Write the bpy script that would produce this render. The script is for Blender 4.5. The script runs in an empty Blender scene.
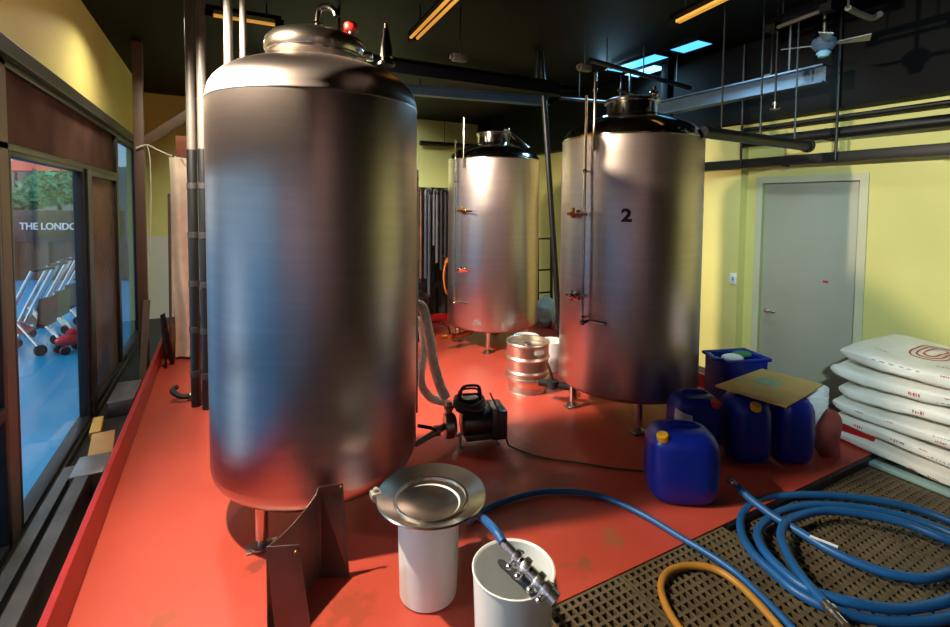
import bpy, bmesh, math, random
from mathutils import Vector, Matrix, noise
random.seed(7)
S = bpy.context.scene
COL = S.collection
PI = math.pi

# ------------------------------------------------------------------ camera
F = 480.0; PITCH = math.radians(2.7); ROLL = math.radians(0.5); YAW = math.atan(255/480.0)
HOR = 204.0; CX = 475.0; CY = HOR + F*math.tan(PITCH)
EYE = Vector((0, 0, 1.7))
fwd = Vector((math.sin(YAW)*math.cos(PITCH), math.cos(YAW)*math.cos(PITCH), -math.sin(PITCH)))
r0 = Vector((math.cos(YAW), -math.sin(YAW), 0)); u0 = r0.cross(fwd)
RT = r0*math.cos(ROLL) + u0*math.sin(ROLL); UP = u0*math.cos(ROLL) - r0*math.sin(ROLL)
def ray(x, y): return (x-CX)/F*RT - (y-CY)/F*UP + fwd
def onz(x, y, z=0.0): d = ray(x, y); return EYE + d*((z-EYE.z)/d.z)
def onx(x, y, X): d = ray(x, y); return EYE + d*(X/d.x)
def ony(x, y, Y): d = ray(x, y); return EYE + d*(Y/d.y)
cam = bpy.data.cameras.new('camera'); co = bpy.data.objects.new('camera', cam); COL.objects.link(co)
cam.sensor_width = 36; cam.lens = F/950*36; cam.shift_y = -(313.5-CY)/950
cam.clip_start = 0.02
m = Matrix((RT, UP, -fwd)).transposed().to_4x4(); m.translation = EYE
co.matrix_world = m
S.camera = co

# ------------------------------------------------------------------ materials
MATS = {}
def lin(c):
    return tuple(((v/255)/12.92 if v/255 <= .04045 else ((v/255+.055)/1.055)**2.4) for v in c)
def mat(name, rgb, rough=.5, metal=0.0, var=.12, scale=6.0, bump=0.0, bscale=60.0, stretch=None, spec=None, coat=0.0, aniso=0.0, emit=None, estr=0.0):
    if name in MATS: return MATS[name]
    M = bpy.data.materials.new(name); M.use_nodes = True
    nt = M.node_tree; N = nt.nodes; L = nt.links
    b = N['Principled BSDF']
    c = lin(rgb)
    tc = N.new('ShaderNodeTexCoord'); mp = N.new('ShaderNodeMapping')
    L.new(tc.outputs['Object'], mp.inputs['Vector'])
    if stretch: mp.inputs['Scale'].default_value = stretch
    if var > 0:
        nz = N.new('ShaderNodeTexNoise'); nz.inputs['Scale'].default_value = scale; nz.inputs['Detail'].default_value = 5
        L.new(mp.outputs['Vector'], nz.inputs['Vector'])
        cr = N.new('ShaderNodeValToRGB')
        cr.color_ramp.elements[0].position = .3; cr.color_ramp.elements[1].position = .7
        cr.color_ramp.elements[0].color = tuple(v*(1-var) for v in c)+(1,)
        cr.color_ramp.elements[1].color = tuple(min(1, v*(1+var)) for v in c)+(1,)
        L.new(nz.outputs['Fac'], cr.inputs['Fac']); L.new(cr.outputs['Color'], b.inputs['Base Color'])
        M['ramp'] = cr.name
    else:
        b.inputs['Base Color'].default_value = c+(1,)
    b.inputs['Roughness'].default_value = rough; b.inputs['Metallic'].default_value = metal
    if spec is not None: b.inputs['Specular IOR Level'].default_value = spec
    if coat: b.inputs['Coat Weight'].default_value = coat; b.inputs['Coat Roughness'].default_value = .15
    if aniso:
        b.inputs['Anisotropic'].default_value = aniso
        tg = N.new('ShaderNodeTangent'); tg.direction_type = 'RADIAL'; tg.axis = 'Z'
        L.new(tg.outputs['Tangent'], b.inputs['Tangent'])
    if bump:
        n2 = N.new('ShaderNodeTexNoise'); n2.inputs['Scale'].default_value = bscale; n2.inputs['Detail'].default_value = 4
        L.new(mp.outputs['Vector'], n2.inputs['Vector'])
        bp = N.new('ShaderNodeBump'); bp.inputs['Strength'].default_value = bump; bp.inputs['Distance'].default_value = .01
        L.new(n2.outputs['Fac'], bp.inputs['Height']); L.new(bp.outputs['Normal'], b.inputs['Normal'])
    if emit:
        b.inputs['Emission Color'].default_value = lin(emit)+(1,); b.inputs['Emission Strength'].default_value = estr
    MATS[name] = M
    return M

def glass(name, tint, refl=.12, rough=.02):
    M = bpy.data.materials.new(name); M.use_nodes = True
    nt = M.node_tree; N = nt.nodes; L = nt.links; N.clear()
    o = N.new('ShaderNodeOutputMaterial'); t = N.new('ShaderNodeBsdfTransparent'); g = N.new('ShaderNodeBsdfGlossy'); mx = N.new('ShaderNodeMixShader')
    fr = N.new('ShaderNodeLayerWeight'); pw = N.new('ShaderNodeMath'); pw.operation = 'POWER'; pw.inputs[1].default_value = 5.0
    L.new(fr.outputs['Facing'], pw.inputs[0])
    ad = N.new('ShaderNodeMath'); ad.operation = 'MULTIPLY_ADD'; ad.inputs[1].default_value = .45; ad.inputs[2].default_value = refl*.5
    tc = N.new('ShaderNodeTexCoord'); nz = N.new('ShaderNodeTexNoise'); nz.inputs['Scale'].default_value = 3
    L.new(tc.outputs['Object'], nz.inputs['Vector'])
    cr = N.new('ShaderNodeValToRGB')
    cr.color_ramp.elements[0].color = tuple(v**.5*.93 for v in tint)+(1,); cr.color_ramp.elements[1].color = tuple(v**.5 for v in tint)+(1,)
    L.new(nz.outputs['Fac'], cr.inputs['Fac']); L.new(cr.outputs['Color'], t.inputs['Color'])
    g.inputs['Roughness'].default_value = rough
    L.new(pw.outputs[0], ad.inputs[0]); L.new(ad.outputs['Value'], mx.inputs['Fac'])
    L.new(t.outputs['BSDF'], mx.inputs[1]); L.new(g.outputs['BSDF'], mx.inputs[2]); L.new(mx.outputs['Shader'], o.inputs['Surface'])
    return M

steel = mat('brushed_steel', (194, 180, 176), .32, 1, .06, 2.0, .03, 30, (1, 1, 14), aniso=.55)
steel_p = mat('polished_steel', (205, 198, 190), .12, 1, .05, 4, .02, 14)
steel_s = mat('satin_steel', (196, 186, 176), .24, 1, .06, 4, .02, 14)
steel_d = mat('dull_steel', (150, 145, 142), .35, 1, .15, 8, .05, 60)
chrome = mat('chrome_fitting', (236, 236, 238), .26, 1, .05, 10)
black_p = mat('black_plastic', (16, 16, 18), .4, 0, .2, 12)
black_paint = mat('black_paint', (4, 4, 5), .6, 0, .25, 3, .1, 40, spec=.12)
black_pipe = mat('black_pipe', (11, 12, 14), .45, 0, .2, 5, .1, 30)
grey_pipe = mat('grey_pipe', (84, 78, 72), .5, .2, .12, 5)
yellow_wall = mat('yellow_wall_paint', (212, 201, 122), .6, 0, .05, 1.6, .06, 90)
white_pl = mat('white_plastic', (225, 228, 228), .35, 0, .03, 6)
blue_jug = mat('blue_plastic', (6, 32, 140), .36, 0, .08, 5, .04, 30)
blue_hose = mat('blue_rubber', (24, 88, 150), .42, 0, .12, 9, .05, 80)
yellow_cap = mat('yellow_cap', (226, 170, 30), .4, 0, .06, 10)
red_cap = mat('red_cap', (206, 42, 34), .4, 0, .06, 10)
yellow_hose = mat('yellow_rubber', (178, 124, 46), .45, 0, .15, 10, .05, 60)
frame_m = mat('dark_aluminium', (52, 49, 50), .4, .5, .15, 4)
cardboard = mat('cardboard', (192, 156, 92), .8, 0, .12, 5, .1, 40)
wood = mat('raw_wood', (160, 120, 72), .7, 0, .25, 5, .1, 20, (1, 1, 8))
brown_pipe = mat('brown_painted_steel', (104, 86, 74), .5, .1, .12, 4)
sack_m = mat('woven_sack', (226, 218, 206), .5, 0, .04, 8, .6, 9)
sack_red = mat('sack_red_print', (178, 62, 52), .6, 0, .15, 60)
sack_grey = mat('sack_grey_print', (150, 148, 146), .6, 0, .15, 60)
brass = mat('brass', (170, 120, 60), .3, 1, .15, 12)
rubber = mat('dark_rubber', (26, 25, 26), .6, 0, .2, 14)
cream = mat('cream_cloth', (240, 228, 204), .8, 0, .12, 6, .3, 18)
paper = mat('brown_paper', (150, 110, 70), .8, 0, .2, 8, .4, 20)
door_m = mat('door_paint', (168, 164, 146), .5, 0, .04, 2)
doorframe_m = mat('door_frame_paint', (196, 192, 160), .5, 0, .04, 3)
red_paint = mat('red_curb_paint', (158, 24, 22), .4, 0, .12, 5, .05, 40)
concrete = mat('dark_concrete', (34, 31, 27), .7, 0, .3, 7, .2, 30)
grate_m = mat('grating_fibreglass', (92, 80, 60), .6, 0, .25, 9, .1, 60)
clear_hose = mat('clear_braided_hose', (226, 220, 212), .3, 0, .2, 30, .1, 60)
motor_m = mat('motor_paint', (34, 38, 42), .38, .4, .2, 10)
teal = mat('pale_teal_plastic', (150, 180, 175), .5, 0, .1, 6)
redcloth = mat('dusty_red_cloth', (140, 62, 54), .8, 0, .25, 9, .3, 20)
red_rubber = mat('red_valve', (200, 40, 26), .4, 0, .1, 10)

def floor_paint():
    M = mat('red_floor_paint', (184, 73, 57), .40, 0, .10, 1.3, .08, 60)
    nt = M.node_tree; N = nt.nodes; L = nt.links
    b = N['Principled BSDF']; src = N[M['ramp']].outputs['Color']
    tc = N.new('ShaderNodeTexCoord')
    nz = N.new('ShaderNodeTexNoise'); nz.inputs['Scale'].default_value = 14; nz.inputs['Detail'].default_value = 6
    L.new(tc.outputs['Object'], nz.inputs['Vector'])
    for (px, py, r, col) in ((612, 538, .10, (142, 98, 60)), (580, 566, .09, (126, 84, 50)), (345, 606, .17, (150, 66, 40)), (255, 566, .07, (130, 60, 40)), (520, 452, .25, (150, 50, 40)), (157, 622, .10, (150, 76, 44))):
        p = onz(px, py, 0)
        d = N.new('ShaderNodeVectorMath'); d.operation = 'DISTANCE'; L.new(tc.outputs['Object'], d.inputs[0]); d.inputs[1].default_value = p
        a = N.new('ShaderNodeMath'); a.operation = 'MULTIPLY_ADD'; a.inputs[1].default_value = -1.0/r; a.inputs[2].default_value = 1.0
        L.new(d.outputs['Value'], a.inputs[0])
        s = N.new('ShaderNodeMath'); s.operation = 'ADD'; L.new(a.outputs[0], s.inputs[0])
        n2 = N.new('ShaderNodeMath'); n2.operation = 'MULTIPLY_ADD'; n2.inputs[1].default_value = 2.6; n2.inputs[2].default_value = -1.55
        L.new(nz.outputs['Fac'], n2.inputs[0]); L.new(n2.outputs[0], s.inputs[1])
        k = N.new('ShaderNodeMath'); k.operation = 'MULTIPLY'; k.inputs[1].default_value = 2.2; k.use_clamp = True; L.new(s.outputs[0], k.inputs[0])
        k2 = N.new('ShaderNodeMath'); k2.operation = 'MULTIPLY'; k2.inputs[1].default_value = .7; L.new(k.outputs[0], k2.inputs[0])
        mx = N.new('ShaderNodeMix'); mx.data_type = 'RGBA'; L.new(k2.outputs[0], mx.inputs[0]); L.new(src, mx.inputs[6]); mx.inputs[7].default_value = lin(col)+(1,)
        src = mx.outputs[2]
    L.new(src, b.inputs['Base Color'])
    return M
red_floor = floor_paint()

def two_tone_wall():
    M = mat('back_wall_paint', (214, 204, 126), .6, 0, .05, 1.6)
    nt = M.node_tree; N = nt.nodes; L = nt.links
    src = N[M['ramp']].outputs['Color']
    tc = N.new('ShaderNodeTexCoord'); sp = N.new('ShaderNodeSeparateXYZ'); L.new(tc.outputs['Object'], sp.inputs[0])
    g = N.new('ShaderNodeMath'); g.operation = 'LESS_THAN'; g.inputs[1].default_value = 1.15; L.new(sp.outputs['Z'], g.inputs[0])
    mx = N.new('ShaderNodeMix'); mx.data_type = 'RGBA'; L.new(g.outputs[0], mx.inputs[0]); L.new(src, mx.inputs[6]); mx.inputs[7].default_value = lin((205, 200, 190))+(1,)
    L.new(mx.outputs[2], N['Principled BSDF'].inputs['Base Color'])
    return M
back_wall_m = two_tone_wall()

# ------------------------------------------------------------------ mesh building
class MB:
    def __init__(s): s.bm = bmesh.new()
    def box(s, a, b, bev=0.0, rot=None, seg=2):
        a = Vector(a); b = Vector(b); c = (a+b)/2; d = b-a
        r = bmesh.ops.create_cube(s.bm, size=1.0)
        vs = r['verts']
        for v in vs: v.co = Vector((v.co.x*d.x, v.co.y*d.y, v.co.z*d.z))
        if bev:
            es = list({e for v in vs for e in v.link_edges})
            o = bmesh.ops.bevel(s.bm, geom=es, offset=bev, segments=seg, affect='EDGES', profile=.5)
            vs = list({v for f in o['faces'] for v in f.verts} | {v for v in vs if v.is_valid})
        for v in vs:
            p = v.co.copy()
            if rot is not None: p = rot @ p
            v.co = p + c
        return s
    def tube(s, pts, r, seg=10, cap=True, closed=False):
        P = [Vector(p) for p in pts]; n = len(P)
        rs = r if isinstance(r, (list, tuple)) else [r]*n
        T = []
        for i in range(n):
            if closed: t = P[(i+1) % n]-P[i-1]
            elif i == 0: t = P[1]-P[0]
            elif i == n-1: t = P[-1]-P[-2]
            else: t = (P[i+1]-P[i]).normalized()+(P[i]-P[i-1]).normalized()
            T.append(t.normalized() if t.length > 1e-9 else Vector((0, 0, 1)))
        a = Vector((0, 0, 1)) if abs(T[0].z) < .9 else Vector((1, 0, 0))
        u = (a-T[0]*a.dot(T[0])).normalized()
        rings = []
        for i in range(n):
            u = (u-T[i]*u.dot(T[i]))
            u = u.normalized() if u.length > 1e-6 else T[i].orthogonal().normalized()
            w = T[i].cross(u)
            rings.append([s.bm.verts.new(P[i]+(u*math.cos(k*2*PI/seg)+w*math.sin(k*2*PI/seg))*rs[i]) for k in range(seg)])
        for i in range(n if closed else n-1):
            A = rings[i]; B = rings[(i+1) % n]
            for k in range(seg): s.bm.faces.new((A[k], A[(k+1) % seg], B[(k+1) % seg], B[k]))
        if cap and not closed:
            s.bm.faces.new(rings[0][::-1]); s.bm.faces.new(rings[-1])
        return s
    def lathe(s, prof, c=(0, 0, 0), seg=48, axis='Z', a0=0, a1=2*PI):
        c = Vector(c); full = abs(a1-a0-2*PI) < 1e-6; m_ = seg if full else seg+1
        rings = []
        for (r, z) in prof:
            if r < 1e-6:
                rings.append([s.bm.verts.new(s._ax(0, 0, z, axis)+c)])
            else:
                rings.append([s.bm.verts.new(s._ax(r*math.cos(a0+(a1-a0)*k/seg), r*math.sin(a0+(a1-a0)*k/seg), z, axis)+c) for k in range(m_)])
        for A, B in zip(rings, rings[1:]):
            for k in range(seg):
                k2 = (k+1) % m_ if full else k+1
                if len(A) == 1 and len(B) == 1: continue
                if len(A) == 1: s.bm.faces.new((A[0], B[k2], B[k]))
                elif len(B) == 1: s.bm.faces.new((A[k], A[k2], B[0]))
                else: s.bm.faces.new((A[k], A[k2], B[k2], B[k]))
        return s
    @staticmethod
    def _ax(x, y, z, axis):
        if axis == 'Z': return Vector((x, y, z))
        if axis == 'X': return Vector((z, x, y))
        return Vector((y, z, x))
    def cyl(s, a, b, r, seg=16, r2=None): return s.tube([a, b], [r, r if r2 is None else r2], seg)
    def sphere(s, c, r, sc=(1, 1, 1), u=16, v=10):
        o = bmesh.ops.create_uvsphere(s.bm, u_segments=u, v_segments=v, radius=r)
        for q in o['verts']: q.co = Vector((q.co.x*sc[0], q.co.y*sc[1], q.co.z*sc[2]))+Vector(c)
        return s
    def poly(s, pts): s.bm.faces.new([s.bm.verts.new(Vector(p)) for p in pts]); return s
    def grid(s, f, nu, nv, closed_u=False):
        V = [[s.bm.verts.new(Vector(f(i/nu, j/nv))) for i in range(nu if closed_u else nu+1)] for j in range(nv+1)]
        for j in range(nv):
            for i in range(nu):
                i2 = (i+1) % nu if closed_u else i+1
                s.bm.faces.new((V[j][i], V[j][i2], V[j+1][i2], V[j+1][i]))
        return s
    def prism(s, pts, off):
        off = Vector(off); A = [s.bm.verts.new(Vector(p)) for p in pts]; B = [s.bm.verts.new(Vector(p)+off) for p in pts]
        s.bm.faces.new(A[::-1]); s.bm.faces.new(B)
        n = len(A)
        for i in range(n): s.bm.faces.new((A[i], A[(i+1) % n], B[(i+1) % n], B[i]))
        return s
    def build(s, name, m, parent=None, loc=(0, 0, 0), smooth=True, label=None):
        bm = s.bm
        bmesh.ops.recalc_face_normals(bm, faces=bm.faces[:])
        if smooth:
            for f in bm.faces: f.smooth = True
            for e in bm.edges:
                if len(e.link_faces) == 2 and e.calc_face_angle(0) > math.radians(32): e.smooth = False
        me = bpy.data.meshes.new(name); bm.to_mesh(me); bm.free()
        me.materials.append(m)
        o = bpy.data.objects.new(name, me); COL.objects.link(o); o.location = loc
        if parent is not None: o.parent = parent
        if label: o['label'] = label
        return o

def tag(o, label, cat, group=None):
    o['label'] = label; o['category'] = cat
    if group: o['group'] = group
    return o
def thing(name, label, cat, loc=(0, 0, 0), rz=0.0, group=None):
    o = bpy.data.objects.new(name, None); COL.objects.link(o); o.empty_display_size = .1
    o.location = loc; o.rotation_euler = (0, 0, rz)
    return tag(o, label, cat, group)
def struct(name, mb, m, label=None, smooth=False):
    o = mb.build(name, m, smooth=smooth); o['kind'] = 'structure'; o['category'] = name.split('_')[0]
    if label: o['label'] = label
    return o
def structe(name, label):
    o = bpy.data.objects.new(name, None); COL.objects.link(o); o['kind'] = 'structure'; o['label'] = label; o['category'] = name.split('_')[0]
    return o
def copy_tree(o, parent=None):
    c = o.copy(); COL.objects.link(c)
    if parent is not None: c.parent = parent
    for ch in list(o.children): copy_tree(ch, c)
    return c
def spline(pts, n=8, closed=False):
    P = [Vector(p) for p in pts]; out = []; N = len(P)
    for i in range(N if closed else N-1):
        if closed: p0, p1, p2, p3 = P[i-1], P[i], P[(i+1) % N], P[(i+2) % N]
        else: p0, p1, p2, p3 = P[max(i-1, 0)], P[i], P[i+1], P[min(i+2, N-1)]
        for k in range(n):
            t = k/n
            out.append(.5*((2*p1)+(p2-p0)*t+(2*p0-5*p1+4*p2-p3)*t*t+(3*p1-p0-3*p2+p3)*t**3))
    if not closed: out.append(P[-1])
    return out

# ================================================================== SETTING
XL, XR, YB, YF, ZC, ZL = -1.0, 5.0, 9.0, -3.0, 3.37, -0.15
struct('floor', MB().box((-.66, 1.57, ZL), (4.0, 6.3, 0)), red_floor, 'red painted floor platform under the tanks')
struct('floor_lower', MB().box((-1.05, YF, ZL-.1), (XR+.1, YB, ZL-.001)), concrete, 'dark lower floor around the red platform')
struct('ceiling', MB().box((XL-.1, YF-.1, ZC), (XR+.1, YB+.1, ZC+.1)), black_paint, 'black painted ceiling')
struct('trim_1', MB().box((-.595, 1.57, .0), (-.565, 6.3, .195), .005), red_paint, 'red curb along the window side of the platform')
struct('trim_2', MB().box((3.97, 1.57, .0), (4.0, 6.3, .125), .004), red_paint, 'red curb along the right end of the platform')
struct('trim_3', MB().box((-.565, 6.27, .0), (3.97, 6.3, .12), .004), red_paint, 'red curb along the back of the platform')
struct('trim_4', MB().box((2.36, 1.545, ZL), (4.01, 1.569, -.004)), black_pipe, 'black edge of the red platform at the grating')
# right wall with door opening
DY0, DY1, DZ = 2.16, 3.02, 1.94
light_wall = mat('pale_reflection_wall', (190, 170, 158), .7, 0, .1, 2)
dark_wall = mat('dark_reflection_wall', (40, 32, 28), .7, 0, .1, 2)  # unseen wall tones, pale and dark, picked to shape the tank reflections
w = MB(); w.box((XR, -.4, ZL), (XR+.1, DY0, ZC)); w.box((XR, DY1, ZL), (XR+.1, YB, ZC)); w.box((XR, DY0, DZ), (XR+.1, DY1, ZC))
struct('wall_right', w, yellow_wall, 'yellow painted wall with the door')
struct('wall_right_near', MB().box((XR, YF, ZL), (XR+.1, -.4, ZC)), mat('dark_reflection_wall', (40, 32, 28), .7, 0, .1, 2), 'unseen wall beyond the right edge, darkened for the tank reflections')
struct('trim_5', MB().box((4.88, 3.19, ZL), (XR, 4.3, 2.56)), yellow_wall, 'yellow pier beside the door')
struct('trim_6', MB().box((4.82, YF, 2.575), (XR, YB, ZC)), black_paint, 'black soffit above the door wall')
struct('wall_back', MB().box((XL-.1, YB, ZL), (XR+.1, YB+.1, ZC)), back_wall_m, 'yellow back wall with white lower part')
struct('wall_front', MB().box((XL-.1, YF-.1, ZL), (.9, YF, ZC)), light_wall, 'unseen wall behind the viewer, kept pale for the tank reflections')
struct('wall_front_right', MB().box((.9, YF-.1, ZL), (XR+.1, YF, ZC)), dark_wall, 'unseen wall behind the viewer, darkened for the tank reflections')
struct('wall_left', MB().box((XL-.1, YF, 2.52), (XL, YB, ZC)), yellow_wall, 'yellow wall band above the shopfront glazing')
struct('trim_7', MB().box((XL-.08, YF, 2.43), (XL+.07, 7.9, 2.52), .006), frame_m, 'dark beam over the shopfront glazing')
w = MB(); w.box((XL-.1, 7.9, ZL), (XL, YB, 2.52))
struct('wall_left_end', w, yellow_wall, 'yellow wall return beyond the glazing')
# door
d = structe('door_1', 'grey-beige flush door in the yellow wall')
MB().box((XR+.045, DY0+.0, ZL), (XR+.085, DY1, DZ), .003).build('door_leaf', door_m, d)
fr = MB(); fw = .065
fr.box((XR-.015, DY0-fw, ZL), (XR+.03, DY0, DZ+fw)); fr.box((XR-.015, DY1, ZL), (XR+.03, DY1+fw, DZ+fw)); fr.box((XR-.015, DY0, DZ), (XR+.03, DY1, DZ+fw))
fr.build('door_frame', doorframe_m, d, smooth=False)
hd = MB(); hz = .62; hy = 2.955
hd.lathe([(0, 0), (.03, 0), (.03, .012), (.012, .014), (.012, .05)], (XR+.045, hy, hz), 16, 'X')
for v in hd.bm.verts: v.co.x = 2*(XR+.045)-v.co.x
hd.tube([(XR-.004, hy, hz), (XR-.006, hy-.05, hz), (XR-.006, hy-.11, hz-.004)], .009, 8)
hd.build('door_handle', chrome, d)
MB().box((XR+.043, 2.40, .985), (XR+.046, 2.45, 1.005)).build('sticker', mat('red_sticker', (190, 60, 40), .6, 0, .1, 20), d)
sw = thing('light_switch', 'small white light switch on the yellow pier left of the door', 'light switch', (4.88, 3.235, .92))
MB().box((-.010, -.037, -.06), (0.001, .037, .06), .004).build('switch_plate', white_pl, sw)
MB().box((-.016, -.012, -.022), (-.008, .012, .022), .003).build('rocker', mat('grey_plastic', (150, 150, 150), .4), sw)

# left glazing ------------------------------------------------------
gl_clear = glass('clear_glass', (.82, .90, .95), .04)
gl_warm = glass('pink_reflection_glass', (.50, .32, .32), .06)  # for an unseen pane; tint added to turn the tank's reflection pink
gl_blue = glass('blue_glass', (.38, .56, .68), .06)
def film(name, base, k, tint):
    M = glass(name, tint, .06, .2); nt = M.node_tree; N = nt.nodes; L = nt.links
    out = next(n for n in N if n.type == 'OUTPUT_MATERIAL'); src = out.inputs['Surface'].links[0].from_socket
    d = N.new('ShaderNodeBsdfDiffuse'); mx = N.new('ShaderNodeMixShader'); mx.inputs[0].default_value = k
    tc = N.new('ShaderNodeTexCoord'); nz = N.new('ShaderNodeTexNoise'); nz.inputs['Scale'].default_value = 1.6; nz.inputs['Detail'].default_value = 4
    L.new(tc.outputs['Object'], nz.inputs['Vector']); cr = N.new('ShaderNodeValToRGB'); c = lin(base)
    cr.color_ramp.elements[0].position = .35; cr.color_ramp.elements[1].position = .65
    cr.color_ramp.elements[0].color = tuple(v*.7 for v in c)+(1,); cr.color_ramp.elements[1].color = tuple(v*1.3 for v in c)+(1,)
    L.new(nz.outputs['Fac'], cr.inputs['Fac']); L.new(cr.outputs['Color'], d.inputs['Color'])
    L.new(src, mx.inputs[1]); L.new(d.outputs[0], mx.inputs[2]); L.new(mx.outputs[0], out.inputs['Surface'])
    return M
gl_brown2 = film('transom_film', (84, 64, 56), .9, (.2, .16, .15))
gl_brown = film('brown_film', (124, 98, 82), .62, (.4, .32, .3))
def pane(name, label, y0, y1, z0, z1, g, t=.045, x=XL):
    e = structe(name, label); f = MB()
    f.box((x-.04, y0, z0), (x+.03, y0+t, z1), .004); f.box((x-.04, y1-t, z0), (x+.03, y1, z1), .004)
    f.box((x-.04, y0+t, z0), (x+.03, y1-t, z0+t), .004); f.box((x-.04, y0+t, z1-t), (x+.03, y1-t, z1), .004)
    f.build('window_frame', frame_m, e)
    MB().box((x-.008, y0+t-.004, z0+t-.004), (x+.000, y1-t+.004, z1-t+.004)).build('window_pane', g, e, smooth=False)
    return e
ZT = 1.96
e1 = pane('window_1', 'shopfront glass with a mid rail at the left edge', 1.3, 3.24, -.10, ZT, gl_blue)
rl = MB(); rl.box((XL-.03, 1.345, .60), (XL+.04, 3.20, .66), .006); rl.build('mid_rail', frame_m, e1)
pane('window_6', 'unseen shopfront glass beyond the left edge, tinted for the tank reflection', YF, 1.26, -.10, ZT, gl_warm)
struct('trim_8', MB().box((XL-.06, 3.24, ZL), (XL+.03, 3.37, 2.43), .006), mat('brown_post', (92, 74, 64), .5, .1, .12, 3), 'brown post at the glass door')
pane('door_2', 'clear glass shopfront door with mall behind', 3.37, 4.95, -.10, ZT, gl_clear, .03)
struct('trim_9', MB().box((XL-.05, 4.95, ZL), (XL+.05, 5.10, ZT), .006), frame_m, 'dark post beyond the glass door')
pane('window_2', 'brown tinted shopfront pane', 5.10, 6.40, -.10, ZT, gl_brown, .05)
pane('window_3', 'narrow bluish shopfront pane by the steel post', 6.40, 7.88, -.10, 2.43, gl_blue, .06)
pane('window_4', 'brown tinted transom above the glass door', 1.3, 6.40, ZT, 2.43, gl_brown2, .04)
pane('window_5', 'brown tinted transom beyond the left edge', YF, 1.26, ZT, 2.43, gl_brown2, .04)
struct('trim_10', MB().box((XL-.07, YF, ZL), (XL+.05, 7.9, -.10), .005), frame_m, 'dark sill of the shopfront glazing')
struct('trim_11', MB().box((XL-.05, 1.26, ZL), (XL+.05, 1.30, 2.43), .004), frame_m, 'dark post near the viewer')

# ================================================================== OUTSIDE
struct('floor_outside', MB().box((-16, -8, ZL-.12), (-1.05, 24, ZL-.01)), mat('daylight_blue_floor', (22, 150, 208), .35, 0, .08, .8), 'mall floor outside the glazing with blue daylight painted in')  # blue daylight is put into the floor's base colour
ang = -YAW
def outside_board():
    c = EYE + ray(47, 228)*11.0; c = Vector((c.x, c.y, 0))
    t = thing('shopfront_board', 'dark shopfront board with white sign lettering seen through the glass door', 'sign', (c.x, c.y, ZL-.01), ang+.04)
    zz = -ZL+.01
    MB().box((-1.7, 0, .75+zz), (1.7, .10, 1.47+zz), .01).build('fascia', mat('navy_fascia', (26, 30, 44), .5, 0, .15, 4), t)
    pm = mat('shopfront_brown', (92, 66, 52), .6, 0, .3, 3)
    f = MB()
    for k in range(5): f.box((-1.6+k*.75, .02, 0), (-1.5+k*.75, .12, .76+zz))
    f.box((-1.7, .12, 0), (1.7, .2, .76+zz))
    f.build('shop_wall', pm, t, smooth=False)
    cu = bpy.data.curves.new('txt', 'FONT'); cu.body = 'THE LONDO'; cu.size = .222; cu.extrude = .006; cu.offset = .004; cu.align_x = 'LEFT'
    o = bpy.data.objects.new('txt', cu); COL.objects.link(o)
    dg = bpy.context.evaluated_depsgraph_get(); dg.update()
    me = bpy.data.meshes.new_from_object(o.evaluated_get(dg)); bpy.data.objects.remove(o)
    me.materials.append(mat('white_letters', (235, 240, 245), .5, 0, .03, 10))
    L = bpy.data.objects.new('lettering', me); COL.objects.link(L); L.parent = t
    L.rotation_euler = (PI/2, 0, 0); L.location = (-.60, -.008, 1.03+zz)
outside_board()
leaf_m = mat('leaf_green', (62, 150, 112), .55, 0, .4, 2.5)
def tree(px, py, D, r, label, n):
    c = EYE + ray(px, py)*D
    t = thing('mall_tree', label, 'tree', (c.x, c.y, ZL-.01))
    h = c.z-ZL+.01
    MB().tube([(0, 0, 0), (.04, .02, h*.5), (0, 0, h)], [.09, .07, .04], 8).build('trunk', mat('bark', (74, 58, 46), .8, 0, .3, 8), t)
    f = MB(); rnd = random.Random(px)
    for i in range(n):
        v = Vector((rnd.gauss(0, 1), rnd.gauss(0, 1), rnd.gauss(0, 1))).normalized()*r*rnd.uniform(.35, 1)
        v.x *= 1.3; v.z *= .75
        a = Vector((rnd.uniform(-1, 1), rnd.uniform(-1, 1), rnd.uniform(-1, 1))).normalized(); b = a.orthogonal().normalized(); L_ = rnd.uniform(.07, .16)
        p = v+Vector((0, 0, h))
        f.poly([p-a*L_, p+b*L_*.4, p+a*L_, p-b*L_*.4])
    f.build('foliage', leaf_m, t, smooth=False)
tree(58, 188, 14.5, .72, 'green leafy tree behind the sign board, right of the pair', 1500)
tree(20, 200, 12.0, .42, 'green leafy tree behind the sign board, left of the pair', 700)
def block(px0, px1, py0, py1, D, name, label, cat, m_):
    a = EYE+ray(px0, py0)*D; b = EYE+ray(px1, py1)*D
    c = (a+b)/2; w_ = (b-a).dot(RT)
    t = thing(name, label, cat, (c.x, c.y, ZL-.01), ang)
    return t, abs(w_), a.z-ZL+.01, b.z-ZL+.01
t, w_, z1, z0 = block(-10, 85, 157, 171, 17, 'awning', 'red awning of a far shop above the trees', 'awning', None)
MB().prism([(-w_/2, 0, z0), (-w_/2, .9, z1), (-w_/2, .9, z0)], (w_, 0, 0)).build('awning_cover', mat('red_awning', (204, 76, 62), .7, 0, .1, 3), t)
[MB().cyl((s_*w_/2*.95, .85, 0), (s_*w_/2*.95, .85, z0+.02), .05, 10).build('awning_post', frame_m, t) for s_ in (-1, 1)]
MB().box((-w_/2-1, 1.0, 0), (w_/2+1.5, 1.2, z1*.93)).build('shop_wall', mat('far_shop_wall', (120, 128, 132), .6, 0, .3, 1.2), t, smooth=False)
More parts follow.
